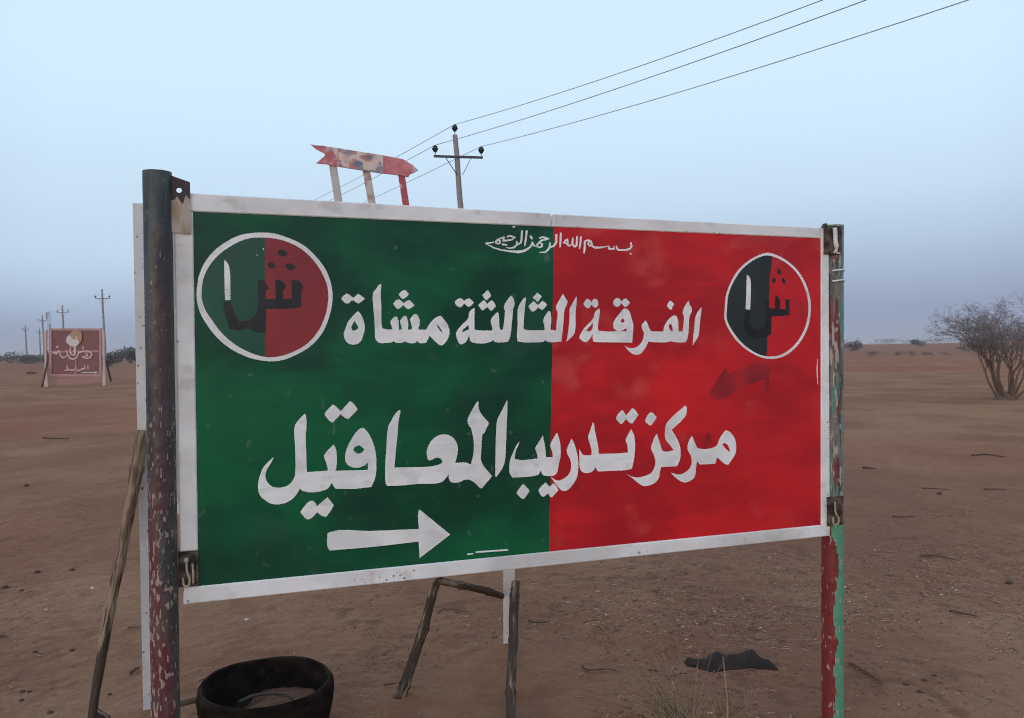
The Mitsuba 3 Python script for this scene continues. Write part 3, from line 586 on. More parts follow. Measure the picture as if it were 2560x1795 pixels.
# ---------------------------------------------------------------- the sign behind it, on white bars propped by rough sticks
def stick(pts, r0, r1, seed, nodes=4, k=8):
    q = np.asarray(pts, float)
    rs = np.random.default_rng(seed)
    L = np.r_[0, np.cumsum(np.linalg.norm(np.diff(q, axis=0), axis=1))]; Ltot = L[-1]; L /= Ltot
    t = np.linspace(0, 1, 90)
    P = np.stack([np.interp(t, L, q[:, i]) for i in range(3)], 1)
    kn = np.r_[0, np.sort((np.arange(nodes) + rs.uniform(0.25, 0.75, nodes)) / nodes), 1]
    P += np.stack([np.interp(t, kn, np.r_[0, rs.normal(0, 0.004, nodes), 0]) for _ in range(3)], 1)
    R = r0 + (r1 - r0) * t + 0.004 * (nfbm(np.stack([t * 9, t * 0 + seed, t * 0], 1), 2, seed) - 0.5)
    for c in kn[1:-1]:
        R += 0.0040 * np.exp(-((t - c) / 0.010) ** 2) + 0.0022 * np.exp(-np.clip((t - c) / 0.06, 0, 9)) * (t > c)
    m = tube(P, np.maximum(R, 0.004), 14)
    v = m.vertices; c0 = np.repeat(P, 14, 0)
    d = v[:len(c0)] - c0
    v[:len(c0)] = c0 + d * (0.86 + 0.28 * nfbm(d * 60 + np.array([0, 0, 1]) * seed, 2, seed))[:, None]
    m.vertices = v
    a = np.abs(np.arange(14) / 7 - 1)
    m.metadata['uv'] = np.vstack([np.stack([np.tile(a, 90), np.repeat(t * Ltot / 0.3, 14)], 1), [[0, 0], [0, Ltot / 0.3]]])
    return m


mat('m_white_bar', lambda p, n, uv: mix(mix((0.60, 0.59, 0.57), (0.82, 0.81, 0.79), fbm(p.x * 9, p.y * 9, p.z * 6)), (0.10, 0.08, 0.07), smoothstep(0.86, 0.90, noise(p.x * 70, p.y * 70, p.z * 55)) * 0.8), 0.5)
mat('m_back_board', lambda p, n, uv: mix((0.42, 0.40, 0.37), (0.58, 0.56, 0.52), fbm(p.x * 3, p.y * 3, p.z * 3)), 0.6)
back = thing('propped_sign', 'white framed sign standing behind the painted board, propped on rough brown sticks', 'sign')
LB, RB = np.array((-1.55, 3.363, 0.0)), np.array((-0.034, 4.036, 0.0))
LT = np.array((-1.524, 3.3, 2.119))
bu = (RB - LB); bw = np.linalg.norm(bu); bu /= bw; bn = np.array([bu[1], -bu[0], 0.0])
hb = LT[2]
obj('upright', cat([bar(LB - [0, 0, 0.1], LT, 0.038, 0.005, 0.001, bn), bar(LB + bn * -0.016 - [0, 0, 0.1] + bu * 0.017, LT - bn * 0.016 + bu * 0.017, 0.005, 0.030, 0.001, bn)]), 'm_white_bar', back, label='white angle bar with nail holes')
RT = RB + (LT - LB)
obj('upright', cat([bar(RB + [0, 0, 0.02], RT, 0.062, 0.006, 0.001, bn), bar(RB - bn * 0.018 + bu * 0.002 + [0, 0, 0.05], RT - bn * 0.018 + bu * 0.002, 0.005, 0.034, 0.001, bn)]), 'm_white_bar', back)
bc = (LB + RB) / 2
pz0, pz1 = 0.86, hb - 0.02
V0 = LB + bu * 0.022 - bn * 0.012; V1 = RB - bu * 0.034 - bn * 0.012
obj('board', bar([V0[0], V0[1], (pz0 + pz1) / 2], [V1[0], V1[1], (pz0 + pz1) / 2], 0.012, pz1 - pz0, 0.002), 'm_back_board', back)
obj('rail', bar([V0[0], V0[1], pz0 - 0.022], [V1[0], V1[1], pz0 - 0.022], 0.03, 0.04, 0.003), 'm_white_bar', back)
obj('rail', bar([V0[0], V0[1], pz1 + 0.022], [V1[0], V1[1], pz1 + 0.022], 0.03, 0.04, 0.003), 'm_white_bar', back)
obj('prop_stick', stick([(-1.524, 3.3, 1.188), (-1.553, 3.27, 0.964), (-1.581, 3.22, 0.712), (-1.613, 3.16, 0.436), (-1.637, 3.1, 0.179), (-1.647, 3.06, 0.008)], 0.026, 0.016, 1, 4), 'm_cane', back, smooth=True)
obj('prop_stick', stick([(-0.336, 3.74, 0.48), (-0.365, 3.7, 0.409), (-0.418, 3.64, 0.254), (-0.469, 3.57, 0.109), (-0.516, 3.48, -0.021)], 0.020, 0.024, 2, 3), 'm_cane', back, smooth=True)
obj('prop_stick', stick([(0.002, 3.94, 0.352), (-0.009, 3.78, 0.243), (-0.012, 3.58, 0.149), (-0.018, 3.32, 0.061), (-0.021, 3.02, -0.012)], 0.022, 0.021, 3, 4), 'm_cane', back, smooth=True)
obj('cross_stick', stick([(-0.365, 3.71, 0.437), (-0.286, 3.8, 0.393), (-0.163, 3.88, 0.338), (-0.065, 3.96, 0.279)], 0.019, 0.016, 4, 2), 'm_cane', back, smooth=True)
one('fallen_stick', stick([(-1.677, 3.16, 0.09), (-1.614, 3.13, 0.075), (-1.563, 3.12, 0.03), (-1.496, 3.08, -0.021)], 0.020, 0.014, 9, 2, 6), 'm_cane', 'pale split stick lying at the foot of the leftmost prop', 'stick', smooth=True)

# ---------------------------------------------------------------- rubber tub
mat('m_rubber', lambda p, n, uv: mix(mix((0.007, 0.005, 0.004), (0.022, 0.015, 0.012), smoothstep(0.3, 0.75, fbm(p.x * 12, p.y * 12, p.z * 20, octaves=3))), (0.075, 0.050, 0.037), smoothstep(0.45, 0.75, fbm(p.x * 26, p.y * 26, p.z * 26, octaves=4) + 0.22 * n.z - 0.10) * 0.22), 0.85, 0.10, lambda p, n, uv: fbm(p.x * 40, p.y * 40, p.z * 60, octaves=3), 0.006, 2e-3)
mat('m_tub_sand', lambda p, n, uv: mix((0.105, 0.055, 0.036), (0.175, 0.098, 0.066), fbm(p.x * 30, p.y * 30, octaves=3)), 0.95, 0.1, lambda p, n, uv: fbm(p.x * 40, p.y * 40, octaves=3), 0.008, 2e-3)
TC = np.array([*((-0.992, 3.175, 0.2)[:2]), 0.0]); TC[2] = ground_h(TC[0], TC[1]) - 0.015
prof = [(0.0, 0.0), (0.205, 0.0), (0.222, 0.02), (0.243, 0.075), (0.256, 0.135), (0.2615, 0.185), (0.2585, 0.218), (0.249, 0.233), (0.240, 0.230), (0.235, 0.215), (0.232, 0.17), (0.222, 0.12), (0.214, 0.095), (0.0, 0.095)]
tm = lathe(prof, 96)
ang = np.arctan2(tm.vertices[:, 1], tm.vertices[:, 0])
wv = (nfbm(np.stack([np.cos(ang) * 2, np.sin(ang) * 2, tm.vertices[:, 2] * 0 + 1], -1), 3, 8) - 0.5)
tm.vertices[:, 2] += wv * 0.014 * np.clip(tm.vertices[:, 2] / 0.23, 0, 1)
tm.vertices[:, :2] *= (1 + wv * 0.03)[:, None]
tm.vertices += TC
tub = thing('rubber_tub', 'dark round tub cut from an old tyre with sand inside, beside the left post', 'tub')
obj('bowl', tm, 'm_rubber', tub, smooth=50)
g = np.linspace(-1, 1, 61); gx, gy = np.meshgrid(g, g); ok = np.hypot(gx, gy)
sx, sy = gx * 0.222, gy * 0.222
sz = 0.118 + 0.035 * np.exp(-((sx - 0.05) ** 2 + (sy + 0.03) ** 2) / 0.02) + 0.03 * (nfbm(np.stack([sx * 14, sy * 14, sx * 0], -1), 3, 4) - 0.5) - 0.05 * np.clip(-sx / 0.2, 0, 1)
ids = np.arange(61 * 61).reshape(61, 61)
q = np.stack([ids[:-1, :-1], ids[:-1, 1:], ids[1:, 1:], ids[1:, :-1]], -1).reshape(-1, 4)
q = q[(ok.reshape(-1)[q] < 1.0).all(1)]
sm = trimesh.Trimesh(np.stack([sx, sy, sz], -1).reshape(-1, 3) + TC, np.vstack([q[:, [0, 1, 2]], q[:, [0, 2, 3]]]), process=False)
obj('sand_fill', sm, 'm_tub_sand', tub, smooth=True)
mat('m_pale_stick', lambda p, n, uv: mix((0.075, 0.066, 0.055), (0.135, 0.12, 0.10), fbm(p.x * 40, p.y * 40, p.z * 40)), 0.8, 0.2)
one('bent_stick', tube(spline(TC + np.array([[-0.13, 0.055, 0.122], [-0.075, 0.075, 0.140], [0.01, 0.085, 0.143], [0.07, 0.055, 0.150], [0.125, -0.01, 0.145]]), 6), np.linspace(0.008, 0.003, 25), 8), 'm_pale_stick', 'bent grey stick lying on the sand in the dark tub', 'stick', smooth=True)
mat('m_dark_wood', lambda p, n, uv: mix((0.050, 0.035, 0.027), (0.125, 0.088, 0.066), fbm(p.x * 60, p.y * 60, p.z * 60)), 0.8, 0.2)
one('charred_stick', tube(spline([(-1.367, 3.22, 0.087), (-1.318, 3.22, 0.099), (-1.263, 3.25, 0.104)], 5), 0.012, 8), 'm_dark_wood', 'short dark stick between the left post and the tub', 'stick', smooth=True)

# ---------------------------------------------------------------- torn black scrap
mat('m_scrap', lambda p, n, uv: mix((0.020, 0.014, 0.012), (0.050, 0.036, 0.031), fbm(p.x * 25, p.y * 25, p.z * 25, octaves=3)), 0.8, 0.12, None)


def scrap_mesh():
    lo = np.array([(1215,425),(1300,442),(1400,476),(1500,492),(1640,487),(1830,468),(1905,494),(2080,492)], float)
    up = np.array([(1215,418),(1262,376),(1300,388),(1370,376),(1480,362),(1540,302),(1600,294),(1650,342),(1790,347),(1930,302),(1955,362),(1990,424),(2040,424),(2080,486)], float)
    n, k = 110, 11
    xs = np.linspace(1215, 2080, n)
    yl, yu = np.interp(xs, lo[:, 0], lo[:, 1]), np.interp(xs, up[:, 0], up[:, 1])
    G = np.array([(0.806, 3.778, 0.0), (0.843, 3.755, 0.0), (0.882, 3.712, 0.0), (0.925, 3.691, 0.0), (0.993, 3.695, 0.0), (1.091, 3.714, 0.0), (1.117, 3.682, 0.0), (1.201, 3.681, 0.0)])
    t = (xs - 1215) / 865
    A = np.stack([np.interp(xs, lo[:, 0], G[:, i]) for i in range(3)], 1)
    hgt = np.clip((yl - yu) / 190, 0.03, 1)
    rows = []
    for j in range(k):
        s = j / (k - 1)
        base = A.copy()
        base = base + np.stack([0 * t, 0.15 * hgt * s + 0.05 * s + 0.008 * np.sin(t * 17), 0 * t], -1)
        z = 0.004 + 0.040 * hgt * math.sin(min(1, s * 1.25) * math.pi / 2) * (1 - 0.75 * max(0, s - 0.7) / 0.3)
        z = z + 0.020 * (nfbm(np.stack([xs * 0.014, np.full(n, s * 4.0), xs * 0], -1), 3, 6) - 0.5)
        base[:, 2] = ground_h(base[:, 0], base[:, 1]) + np.maximum(z, 0.004)
        rows.append(base)
    V = np.array(rows); ids = np.arange(k * n).reshape(k, n)
    q = np.stack([ids[:-1, :-1], ids[:-1, 1:], ids[1:, 1:], ids[1:, :-1]], -1).reshape(-1, 4)
    F = np.vstack([q[:, [0, 1, 2]], q[:, [0, 2, 3]]])
    top = V.reshape(-1, 3); bot = top - [0, 0, 0.006]
    edge = np.concatenate([ids[0, :], ids[1:, -1], ids[-1, -2::-1], ids[-2:0:-1, 0]])
    e2 = np.roll(edge, -1); o = len(top)
    E = np.vstack([np.stack([e2, edge, edge + o], 1), np.stack([e2, edge + o, e2 + o], 1)])
    return trimesh.Trimesh(np.vstack([top, bot]), np.vstack([F, F[:, ::-1] + o, E]), process=False)


one('torn_scrap', scrap_mesh(), 'm_scrap', 'crumpled torn black rubber scrap on the sand below the red half of the sign', 'debris', smooth=40)

# ---------------------------------------------------------------- utility line
mat('m_pole', lambda p, n, uv: mix((0.23, 0.205, 0.205), (0.36, 0.325, 0.32), fbm(p.x * 25, p.y * 25, p.z * 1.2, octaves=3)), 0.8, 0.2)
mat('m_steel', lambda p, n, uv: mix((0.055, 0.060, 0.078), (0.085, 0.090, 0.11), fbm(p.x * 5, p.y * 5, p.z * 5)), 0.6, 0.4)
mat('m_insulator', (0.016, 0.026, 0.026), 0.25, 0.5)
mat('m_wire', (0.30, 0.34, 0.42), 0.5, 0.4)
ACROSS = np.array([0.985, 0.172, 0.0])
poles, tips = [], []


def utility_pole(x, y, top, lean, label, r=0.115, arm=0.85):
    k = thing('utility_pole', label, 'utility pole', 'utility poles of the overhead line')
    g0 = np.array([x + lean, y, float(ground_h(x + lean, y)) - 0.3]); t0 = np.array([x, y, top])
    n = 14
    P = g0 + np.linspace(0, 1, n)[:, None] * (t0 - g0); P[1:-1, 0] += 0.012 * np.sin(np.arange(1, n - 1) * 1.7)
    obj('shaft', tube(P, np.linspace(r * 1.2, r * 0.74, n), 12), 'm_pole', k, smooth=50)
    ax = (t0 - g0) / np.linalg.norm(t0 - g0)
    c = t0 - ax * 0.78 - np.array([0.57, -0.82, 0]) * -0.11
    obj('crossarm', bar(c - ACROSS * arm, c + ACROSS * arm, 0.085, 0.075, 0.008), 'm_steel', k)
    for s in (-1, 1):
        obj('brace', bar(c + ACROSS * s * 0.52 * arm - [0, 0, 0.03], c - ax * 0.62 + ACROSS * s * 0.10, 0.055, 0.02, 0.003), 'm_steel', k)
    tp = []
    for q in (t0 + ax * 0.02, c - ACROSS * (arm - 0.05) + [0, 0, 0.035], c + ACROSS * (arm - 0.05) + [0, 0, 0.035]):
        ins = lathe([(0, 0.0), (0.013, 0.0), (0.013, 0.10), (0.045, 0.105), (0.105, 0.20), (0.112, 0.225), (0.085, 0.26), (0.090, 0.29), (0.045, 0.34), (0.0, 0.345)], 18)
        ins.vertices += q
        obj('insulator', ins, 'm_insulator', k, smooth=40)
        tp.append(q + [0, 0, 0.345])
    tips.append(tp)


utility_pole(-1.873, 28.0, 8.96, 0.62, 'nearest grey wooden utility pole, rising behind the middle of the painted sign')
utility_pole(-26.0, 63.5, 9.1, 0.5, 'second utility pole of the line, mostly hidden behind the left post of the painted sign')
utility_pole(-50.32, 99.0, 9.2, 0.32, 'tallest-looking utility pole at the left, rising beside the right edge of the far maroon sign', 0.13)
utility_pole(-71.98, 129.0, 9.15, 0.25, 'utility pole rising straight above the middle of the far maroon sign', 0.14)
utility_pole(-95.06, 163.0, 9.4, 0.3, 'utility pole just beyond the left edge of the far maroon sign', 0.16)
utility_pole(-119.1, 197.0, 8.7, 0.3, 'leftmost and one of the two most distant utility poles', 0.18, 0.75)
utility_pole(-122.7, 209.0, 8.45, 0.2, 'distant utility pole close to the right of the leftmost pole', 0.18, 0.75)


def sag(a, b, s, n=14):
    t = np.linspace(0, 1, n)[:, None]
    P = np.asarray(a) + t * (np.asarray(b) - np.asarray(a)); P[:, 2] -= s * 4 * (t[:, 0] * (1 - t[:, 0]))
    return P


nxt = np.array([24.6, -35.6, 0.0])
for i, lab in enumerate(('uppermost overhead wire, carried on the pole tops', 'overhead wire on the left ends of the crossarms', 'lowest overhead wire, on the right ends of the crossarms')):
    pts = [sag(tips[0][i] + nxt, tips[0][i], (1.05, 0.88, 0.93)[i], 40)]
    for a, b in zip(tips[:-2], tips[1:-1]):
        pts.append(sag(a[i], b[i], 0.55)[1:])
    P = np.concatenate(pts)
    d = np.hypot(P[:, 0], P[:, 1])
    one('power_wire', tube(P, np.interp(d, [28, 70], [0.0105, 0.006]), 5), 'm_wire', lab, 'wire', 'overhead wires of the line', smooth=True)

mast = thing('lattice_mast', 'faint grey lattice mast behind the left edge of the far maroon sign', 'mast')
mx, my, _ = (-166.528, 290.0, 1.096)
mh = 17.5
legs = [np.array([mx + a, my + b, 0]) for a, b in ((-0.9, -0.6), (0.9, -0.6), (0, 0.9))]
tops = [np.array([mx + a * 0.35, my + b * 0.35, mh]) for a, b in ((-0.9, -0.6), (0.9, -0.6), (0, 0.9))]
mm = [tube([l, t], 0.06, 6) for l, t in zip(legs, tops)]
for k in range(9):
    for i in range(3):
        a = legs[i] + (tops[i] - legs[i]) * k / 9; j = (i + 1) % 3
        mm.append(tube([a, legs[j] + (tops[j] - legs[j]) * (k + 1) / 9], 0.035, 5))
mat('m_mast', (0.20, 0.23, 0.27), 0.6)
obj('lattice', cat(mm), 'm_mast', mast)
obj('antenna', bar([mx - 0.5, my - 0.9, mh - 2.6], [mx - 0.5, my - 0.9, mh - 0.4], 0.5, 0.25, 0.02), 'm_mast', mast)
obj('antenna', bar([mx + 0.6, my - 0.9, mh - 6.5], [mx + 0.6, my - 0.9, mh - 4.6], 0.5, 0.25, 0.02), 'm_mast', mast)

# ---------------------------------------------------------------- tall arrow sign on three legs
AX0 = ((-1.602, 9.0, 3.629))
ARROW_OUT = [(-2.221,3.817),(-2.160,3.803),(-2.074,3.796),(-1.852,3.759),(-1.378,3.676),(-1.187,3.636),(-1.076,3.569),(-1.019,3.512),(-1.068,3.486),(-1.113,3.468),(-1.124,3.446),(-1.149,3.437),(-1.190,3.454),(-1.432,3.483),(-1.634,3.516),(-1.947,3.571),(-2.037,3.592),(-2.153,3.604),(-2.056,3.683),(-2.054,3.708),(-2.161,3.765)]
AL = [np.array(q) for q in ([(-1.989,3.581),(-1.931,3.179)], [(-1.617,3.516),(-1.561,3.162)], [(-1.222,3.458),(-1.177,3.136)])]


def arrow_paint(p, n, uv):
    x, z = p.x, p.z
    t = (x - AX0[0]) / 1.0
    a = fbm(x * 7, z * 9, octaves=3); b = fbm(x * 16 + 3, z * 16, octaves=3)
    red = mix((0.44, 0.085, 0.115), (0.60, 0.21, 0.235), smoothstep(0.3, 0.7, 0.6 * a + 0.4 * b))
    cream = mix((0.60, 0.42, 0.38), (0.66, 0.60, 0.56), b)
    cream = mix(cream, (0.48, 0.16, 0.16), smoothstep(0.50, 0.66, a))
    cream = mix(cream, (0.25, 0.22, 0.28), smoothstep(0.58, 0.70, fbm(x * 9 + 21, z * 12 + 5, octaves=3)))
    mid = smoothstep(-0.46, -0.22, t + 0.5 * (b - 0.5)) * smoothstep(0.20, 0.19, t)
    col = mix(red, cream, mid)
    d = dr.sqrt(dr.square((t + 0.085) / 0.062) + dr.square((z - AX0[2] + 0.040) / 0.038))
    col = mix(col, (0.12, 0.16, 0.25), smoothstep(1.1, 0.75, d))
    d2 = dr.sqrt(dr.square((t - 0.035) / 0.045) + dr.square((z - AX0[2] - 0.035) / 0.03)) + 0.5 * (b - 0.5)
    col = mix(col, (0.15, 0.15, 0.24), smoothstep(1.15, 0.7, d2))
    col = mix(col, (0.62, 0.55, 0.53), smoothstep(0.50, 0.54, t + 0.04 * (b - 0.5)) * 0.8)
    return mix(col, (0.60, 0.52, 0.50), smoothstep(-0.56, -0.60, t) * 0.6)


mat('m_arrow', arrow_paint, 0.5)
mat('m_leg_cream', lambda p, n, uv: mix((0.42, 0.39, 0.36), (0.58, 0.55, 0.51), fbm(p.x * 9, p.y * 9, p.z * 7)), 0.6)
mat('m_leg_pink', lambda p, n, uv: mix((0.40, 0.24, 0.20), (0.56, 0.48, 0.43), smoothstep(0.4, 0.6, fbm(p.x * 9, p.y * 9, p.z * 9))), 0.6)
mat('m_leg_red', lambda p, n, uv: mix((0.42, 0.07, 0.09), (0.60, 0.40, 0.38), smoothstep(0.58, 0.66, fbm(p.x * 9, p.y * 9, p.z * 9))), 0.6)
asg = thing('arrow_sign', 'tall leaning red and cream arrow-shaped sign on three legs behind the painted board', 'sign')
am = sheet(Polygon(ARROW_OUT).buffer(0), -0.012, 0.012)
am.vertices = np.c_[am.vertices[:, 0], 9.0 - am.vertices[:, 2], am.vertices[:, 1]]; am.fix_normals()
obj('arrow_board', am, 'm_arrow', asg)
for q, w, m in zip(AL, (0.082, 0.080, 0.072), ('m_leg_cream', 'm_leg_pink', 'm_leg_red')):
    d = (q[1] - q[0]) / (q[0][1] - q[1][1])
    top, bot = q[0], q[1] + d * (q[1][1] + 0.3)
    obj('leg', bar([bot[0], 9.03, bot[1]], [top[0], 9.03, top[1] + 0.10], 0.03, w, 0.004, (1, 0, 0)), m, asg)

# ---------------------------------------------------------------- far maroon sign
FD = 39.2
FS = ((-21.186, 38.99, 0.0))
mat('m_maroon', lambda p, n, uv: mix((0.160, 0.046, 0.058), (0.20, 0.064, 0.074), fbm(p.x * 2, p.z * 2)), 0.5)
mat('m_pink_frame', lambda p, n, uv: mix((0.40, 0.20, 0.195), (0.48, 0.28, 0.27), fbm(p.x * 3, p.z * 3)), 0.6)
mat('m_skirt', lambda p, n, uv: mix((0.34, 0.185, 0.16), (0.39, 0.225, 0.195), fbm(p.x * 2, p.z * 2)), 0.7)
mat('m_script', (0.62, 0.46, 0.44), 0.6)
mat('m_emblem_white', (0.62, 0.57, 0.54), 0.6)
mat('m_emblem_tan', lambda p, n, uv: mix((0.38, 0.20, 0.11), (0.46, 0.29, 0.18), fbm(p.x * 3, p.z * 3)), 0.6)
mat('m_pale_leg', lambda p, n, uv: mix((0.54, 0.38, 0.33), (0.60, 0.47, 0.43), fbm(p.x * 3, p.z * 3)), 0.6)
far = thing('maroon_sign', 'distant maroon signboard with an orange and white emblem and faint script on a pink frame', 'sign')


def stand(shape, y0, y1):
    m = sheet(shape, 0, y1 - y0); m.vertices = np.c_[m.vertices[:, 0], y1 - m.vertices[:, 2], m.vertices[:, 1]]; m.fix_normals(); return m


FY = 39.0
obj('panel', stand(Polygon([(-22.350,2.742),(-19.965,2.708),(-20.008,0.561),(-22.396,0.594)]), FY, FY + 0.02), 'm_maroon', far)
fr = Polygon([(-22.414,2.823),(-19.866,2.787),(-19.913,0.444),(-22.463,0.480)]).difference(Polygon([(-22.282,2.713),(-19.976,2.680),(-20.019,0.576),(-22.326,0.609)]))
obj('frame', stand(fr, FY - 0.05, FY + 0.05), 'm_pink_frame', far)
obj('rail', stand(Polygon([(-22.302,1.733),(-19.996,1.722),(-19.998,1.631),(-22.304,1.641)]), FY - 0.03, FY), 'm_pink_frame', far)
obj('skirt', stand(Polygon([(-22.452,0.480),(-19.924,0.445),(-19.961,0.224),(-20.407,0.165),(-21.169,0.088),(-22.428,0.084)]), FY, FY + 0.02), 'm_skirt', far)
for q in ([(-22.622,2.735),(-22.498,2.733),(-22.529,1.280),(-22.473,-0.002),(-22.658,0.001),(-22.609,1.281)], [(-19.813,2.696),(-19.701,2.694),(-19.713,1.241),(-19.705,0.014),(-19.846,0.016),(-19.778,1.241)]):
    obj('leg', stand(Polygon(q), FY - 0.12, FY - 0.02), 'm_pale_leg', far)
for a, b, c in (([(-22.567,1.715),(-22.754,0.046)] + [0.9], [(-22.522,1.280),(-22.418,0.019)] + [-0.7], [(-19.782,1.545),(-19.919,0.180)] + [0.9])):
    obj('brace', tube([[a[0], FY + 0.02, a[1]], [b[0], FY + c, b[1]]], 0.045, 8), 'm_dark_wood', far)
obj('script', stand(strokes([[(-21.007,1.606,0.039),(-20.854,1.680,0.035),(-20.658,1.710,0.030),(-20.442,1.652,0.035),(-20.353,1.532,0.030),(-20.448,1.381,0.035),(-20.600,1.340,0.030),(-20.752,1.364,0.022)],[(-20.638,1.612,0.026),(-20.565,1.470,0.035),(-20.838,1.404,0.022)],[(-20.784,1.896,0.030),(-20.786,1.798,0.026)],[(-21.007,1.606,0.035),(-21.098,1.390,0.035),(-21.295,1.306,0.035),(-21.446,1.373,0.035),(-21.487,1.482,0.026)],[(-21.381,1.893,0.030),(-21.418,1.698,0.039),(-21.356,1.546,0.039),(-21.205,1.500,0.030)],[(-21.590,1.744,0.026),(-21.530,1.505,0.030),(-21.662,1.420,0.030),(-21.793,1.389,0.035),(-21.898,1.532,0.030),(-21.938,1.727,0.026)],[(-21.938,1.727,0.030),(-22.135,1.611,0.048),(-22.049,1.588,0.035)],[(-22.330,1.629,0.022),(-22.157,1.626,0.026)],[(-22.031,1.924,0.048),(-22.021,1.913,0.048)]]), FY - 0.035, FY - 0.001), 'm_script', far)
obj('script', stand(strokes([[(-20.574,1.014,0.022),(-20.578,0.829,0.022)],[(-20.737,1.016,0.022),(-20.730,0.853,0.030),(-20.828,0.822,0.030)],[(-20.827,0.865,0.030),(-20.937,0.791,0.028),(-21.090,0.735,0.030),(-21.126,0.891,0.022)],[(-21.120,0.880,0.026),(-21.328,0.775,0.028),(-21.544,0.810,0.028),(-21.697,0.769,0.026)],[(-21.606,0.996,0.026),(-21.544,0.843,0.026)]]), FY - 0.012, FY - 0.001), 'm_script', far)
obj('pointer', stand(unary_union([strokes([[(-20.864,0.660,0.022),(-20.235,0.651,0.022)]]), Polygon([(-20.255,0.716),(-20.094,0.649),(-20.258,0.586)])]), FY - 0.012, FY - 0.001), 'm_emblem_white', far)
em = obj('emblem', stand(curve([(-21.556,2.351),(-21.477,2.476),(-21.380,2.475),(-21.307,2.337),(-21.189,2.259),(-21.069,2.305),(-20.990,2.213),(-20.965,2.083),(-21.043,1.971),(-21.218,1.917),(-21.390,1.969),(-21.535,2.091),(-21.591,2.243)]), FY - 0.06, FY - 0.052), 'm_emblem_white', far)
obj('tan_swirl', stand(curve([(-21.466,2.519),(-21.378,2.566),(-21.267,2.668),(-21.050,2.702),(-20.834,2.640),(-20.802,2.427),(-20.832,2.211),(-20.944,2.050),(-20.978,2.191),(-21.058,2.301),(-21.167,2.268),(-21.283,2.330),(-21.358,2.468)]), FY - 0.064, FY - 0.054), 'm_emblem_tan', em)
obj('flame', stand(strokes([[(-21.055,2.431,0.017),(-21.074,2.366,0.030),(-21.097,2.291,0.013)]]), FY - 0.068, FY - 0.056), 'm_emblem_white', em)
obj('stem', stand(Polygon([(-21.239,1.935),(-21.105,1.933),(-21.128,1.521),(-21.226,1.522)]), FY - 0.045, FY - 0.036), 'm_script', em)
obj('centre_post', stand(Polygon([(-21.183,1.305),(-21.111,1.304),(-21.132,0.596),(-21.202,0.597)]), FY - 0.04, FY - 0.001), 'm_pink_frame', far)

# ---------------------------------------------------------------- thorn tree
mat('m_bark', lambda p, n, uv: mix((0.125, 0.080, 0.060), (0.215, 0.145, 0.110), fbm(p.x * 14, p.y * 14, p.z * 6, octaves=3)), 0.9, 0.1)
mat('m_twig', lambda p, n, uv: mix((0.185, 0.15, 0.145), (0.25, 0.205, 0.195), fbm(p.x * 3, p.y * 3, p.z * 3)), 0.9, 0.1)


def thorn_tree():
    rs = np.random.default_rng(21)
    base = np.array((12.908, 21.022, 0.0))
    base[2] = ground_h(base[0], base[1]) - 0.05
    big, fine = [], []
    i_stem = 0

    def lim(p):
        r = np.hypot(p[0] - base[0], p[1] - base[1])
        return 2.90 - 0.12 * (r / 1.5) ** 2 + 0.10 * math.sin(p[0] * 3) + 0.08 * math.sin(p[1] * 4)

    def grow(p, d, L, r, lev, i_stem):
        n = 6
        P, q, v = [p], p.copy(), d.copy()
        for i in range(n):
            v = v + rs.normal(0, 0.13 if lev < 2 else 0.20, 3) + np.array([0, 0, (0.10 if i < 3 else -0.12) if lev == 0 else (0.16 if q[2] < 1.55 else 0.0)])
            if lev and q[2] > 1.25:
                o = np.array([q[0] - base[0], q[1] - base[1], 0.0]); v = v + 0.035 * o / (np.linalg.norm(o) + 1e-6)
            v /= np.linalg.norm(v)
            q = q + v * L / n
            if q[2] > lim(q): v[2] = -abs(v[2]) * 0.15; q[2] = lim(q) + rs.uniform(-0.05, 0.05)
            P.append(q.copy())
        P = np.array(P)
        R = np.linspace(r, r * (0.55 if lev < 3 else 0.35), n + 1)
        (big if lev < 2 else fine).append(tube(P, R, 7 if lev < 2 else (4 if lev == 2 else 3), cap=lev < 2))
        if lev >= 5: return
        kids = (4, 4, 4, 4, 3)[lev]
        for c in range(kids):
            k = rs.integers(4 if lev == 0 else 2, n + 1) if c else n
            dd = P[min(k, n)] - P[max(0, k - 1)]; dd /= np.linalg.norm(dd)
            w = rs.normal(0, 1, 3); w -= dd * (w @ dd); w /= np.linalg.norm(w)
            nd = dd * math.cos(0.6) + w * math.sin(rs.uniform(0.35, 0.85))
            nd[2] = nd[2] * (0.75 if lev >= 1 else 1) + (0.05 if lev > 2 else 0.0)
            grow(P[k], nd / np.linalg.norm(nd), L * rs.uniform(0.46, 0.68), max(R[k] * 0.62, 0.0030), lev + 1, i_stem)

    for i in range(14):
        a = i * 2 * np.pi / 14 + rs.uniform(-0.25, 0.25)
        tilt = (0.58, 0.24, 0.42)[i % 3] + rs.uniform(-0.08, 0.08)
        d = np.array([math.cos(a) * math.sin(tilt), math.sin(a) * math.sin(tilt), math.cos(tilt)])
        grow(base + np.array([math.cos(a), math.sin(a), 0]) * 0.14, d, rs.uniform(1.25, 1.5), rs.uniform(0.030, 0.044), 0, i)
    stump = lathe([(0, 0), (0.30, 0), (0.26, 0.10), (0.20, 0.22), (0.0, 0.26)], 24); stump.vertices += base
    return cat([stump] + big), cat(fine)


tb, tf = thorn_tree()
tree = thing('thorn_tree', 'bare grey thorn tree with many stems fanning out from one base at the right edge', 'tree')
obj('trunk', tb, 'm_bark', tree, smooth=50)
obj('crown', tf, 'm_twig', tree, label='tangled leafless twigs')

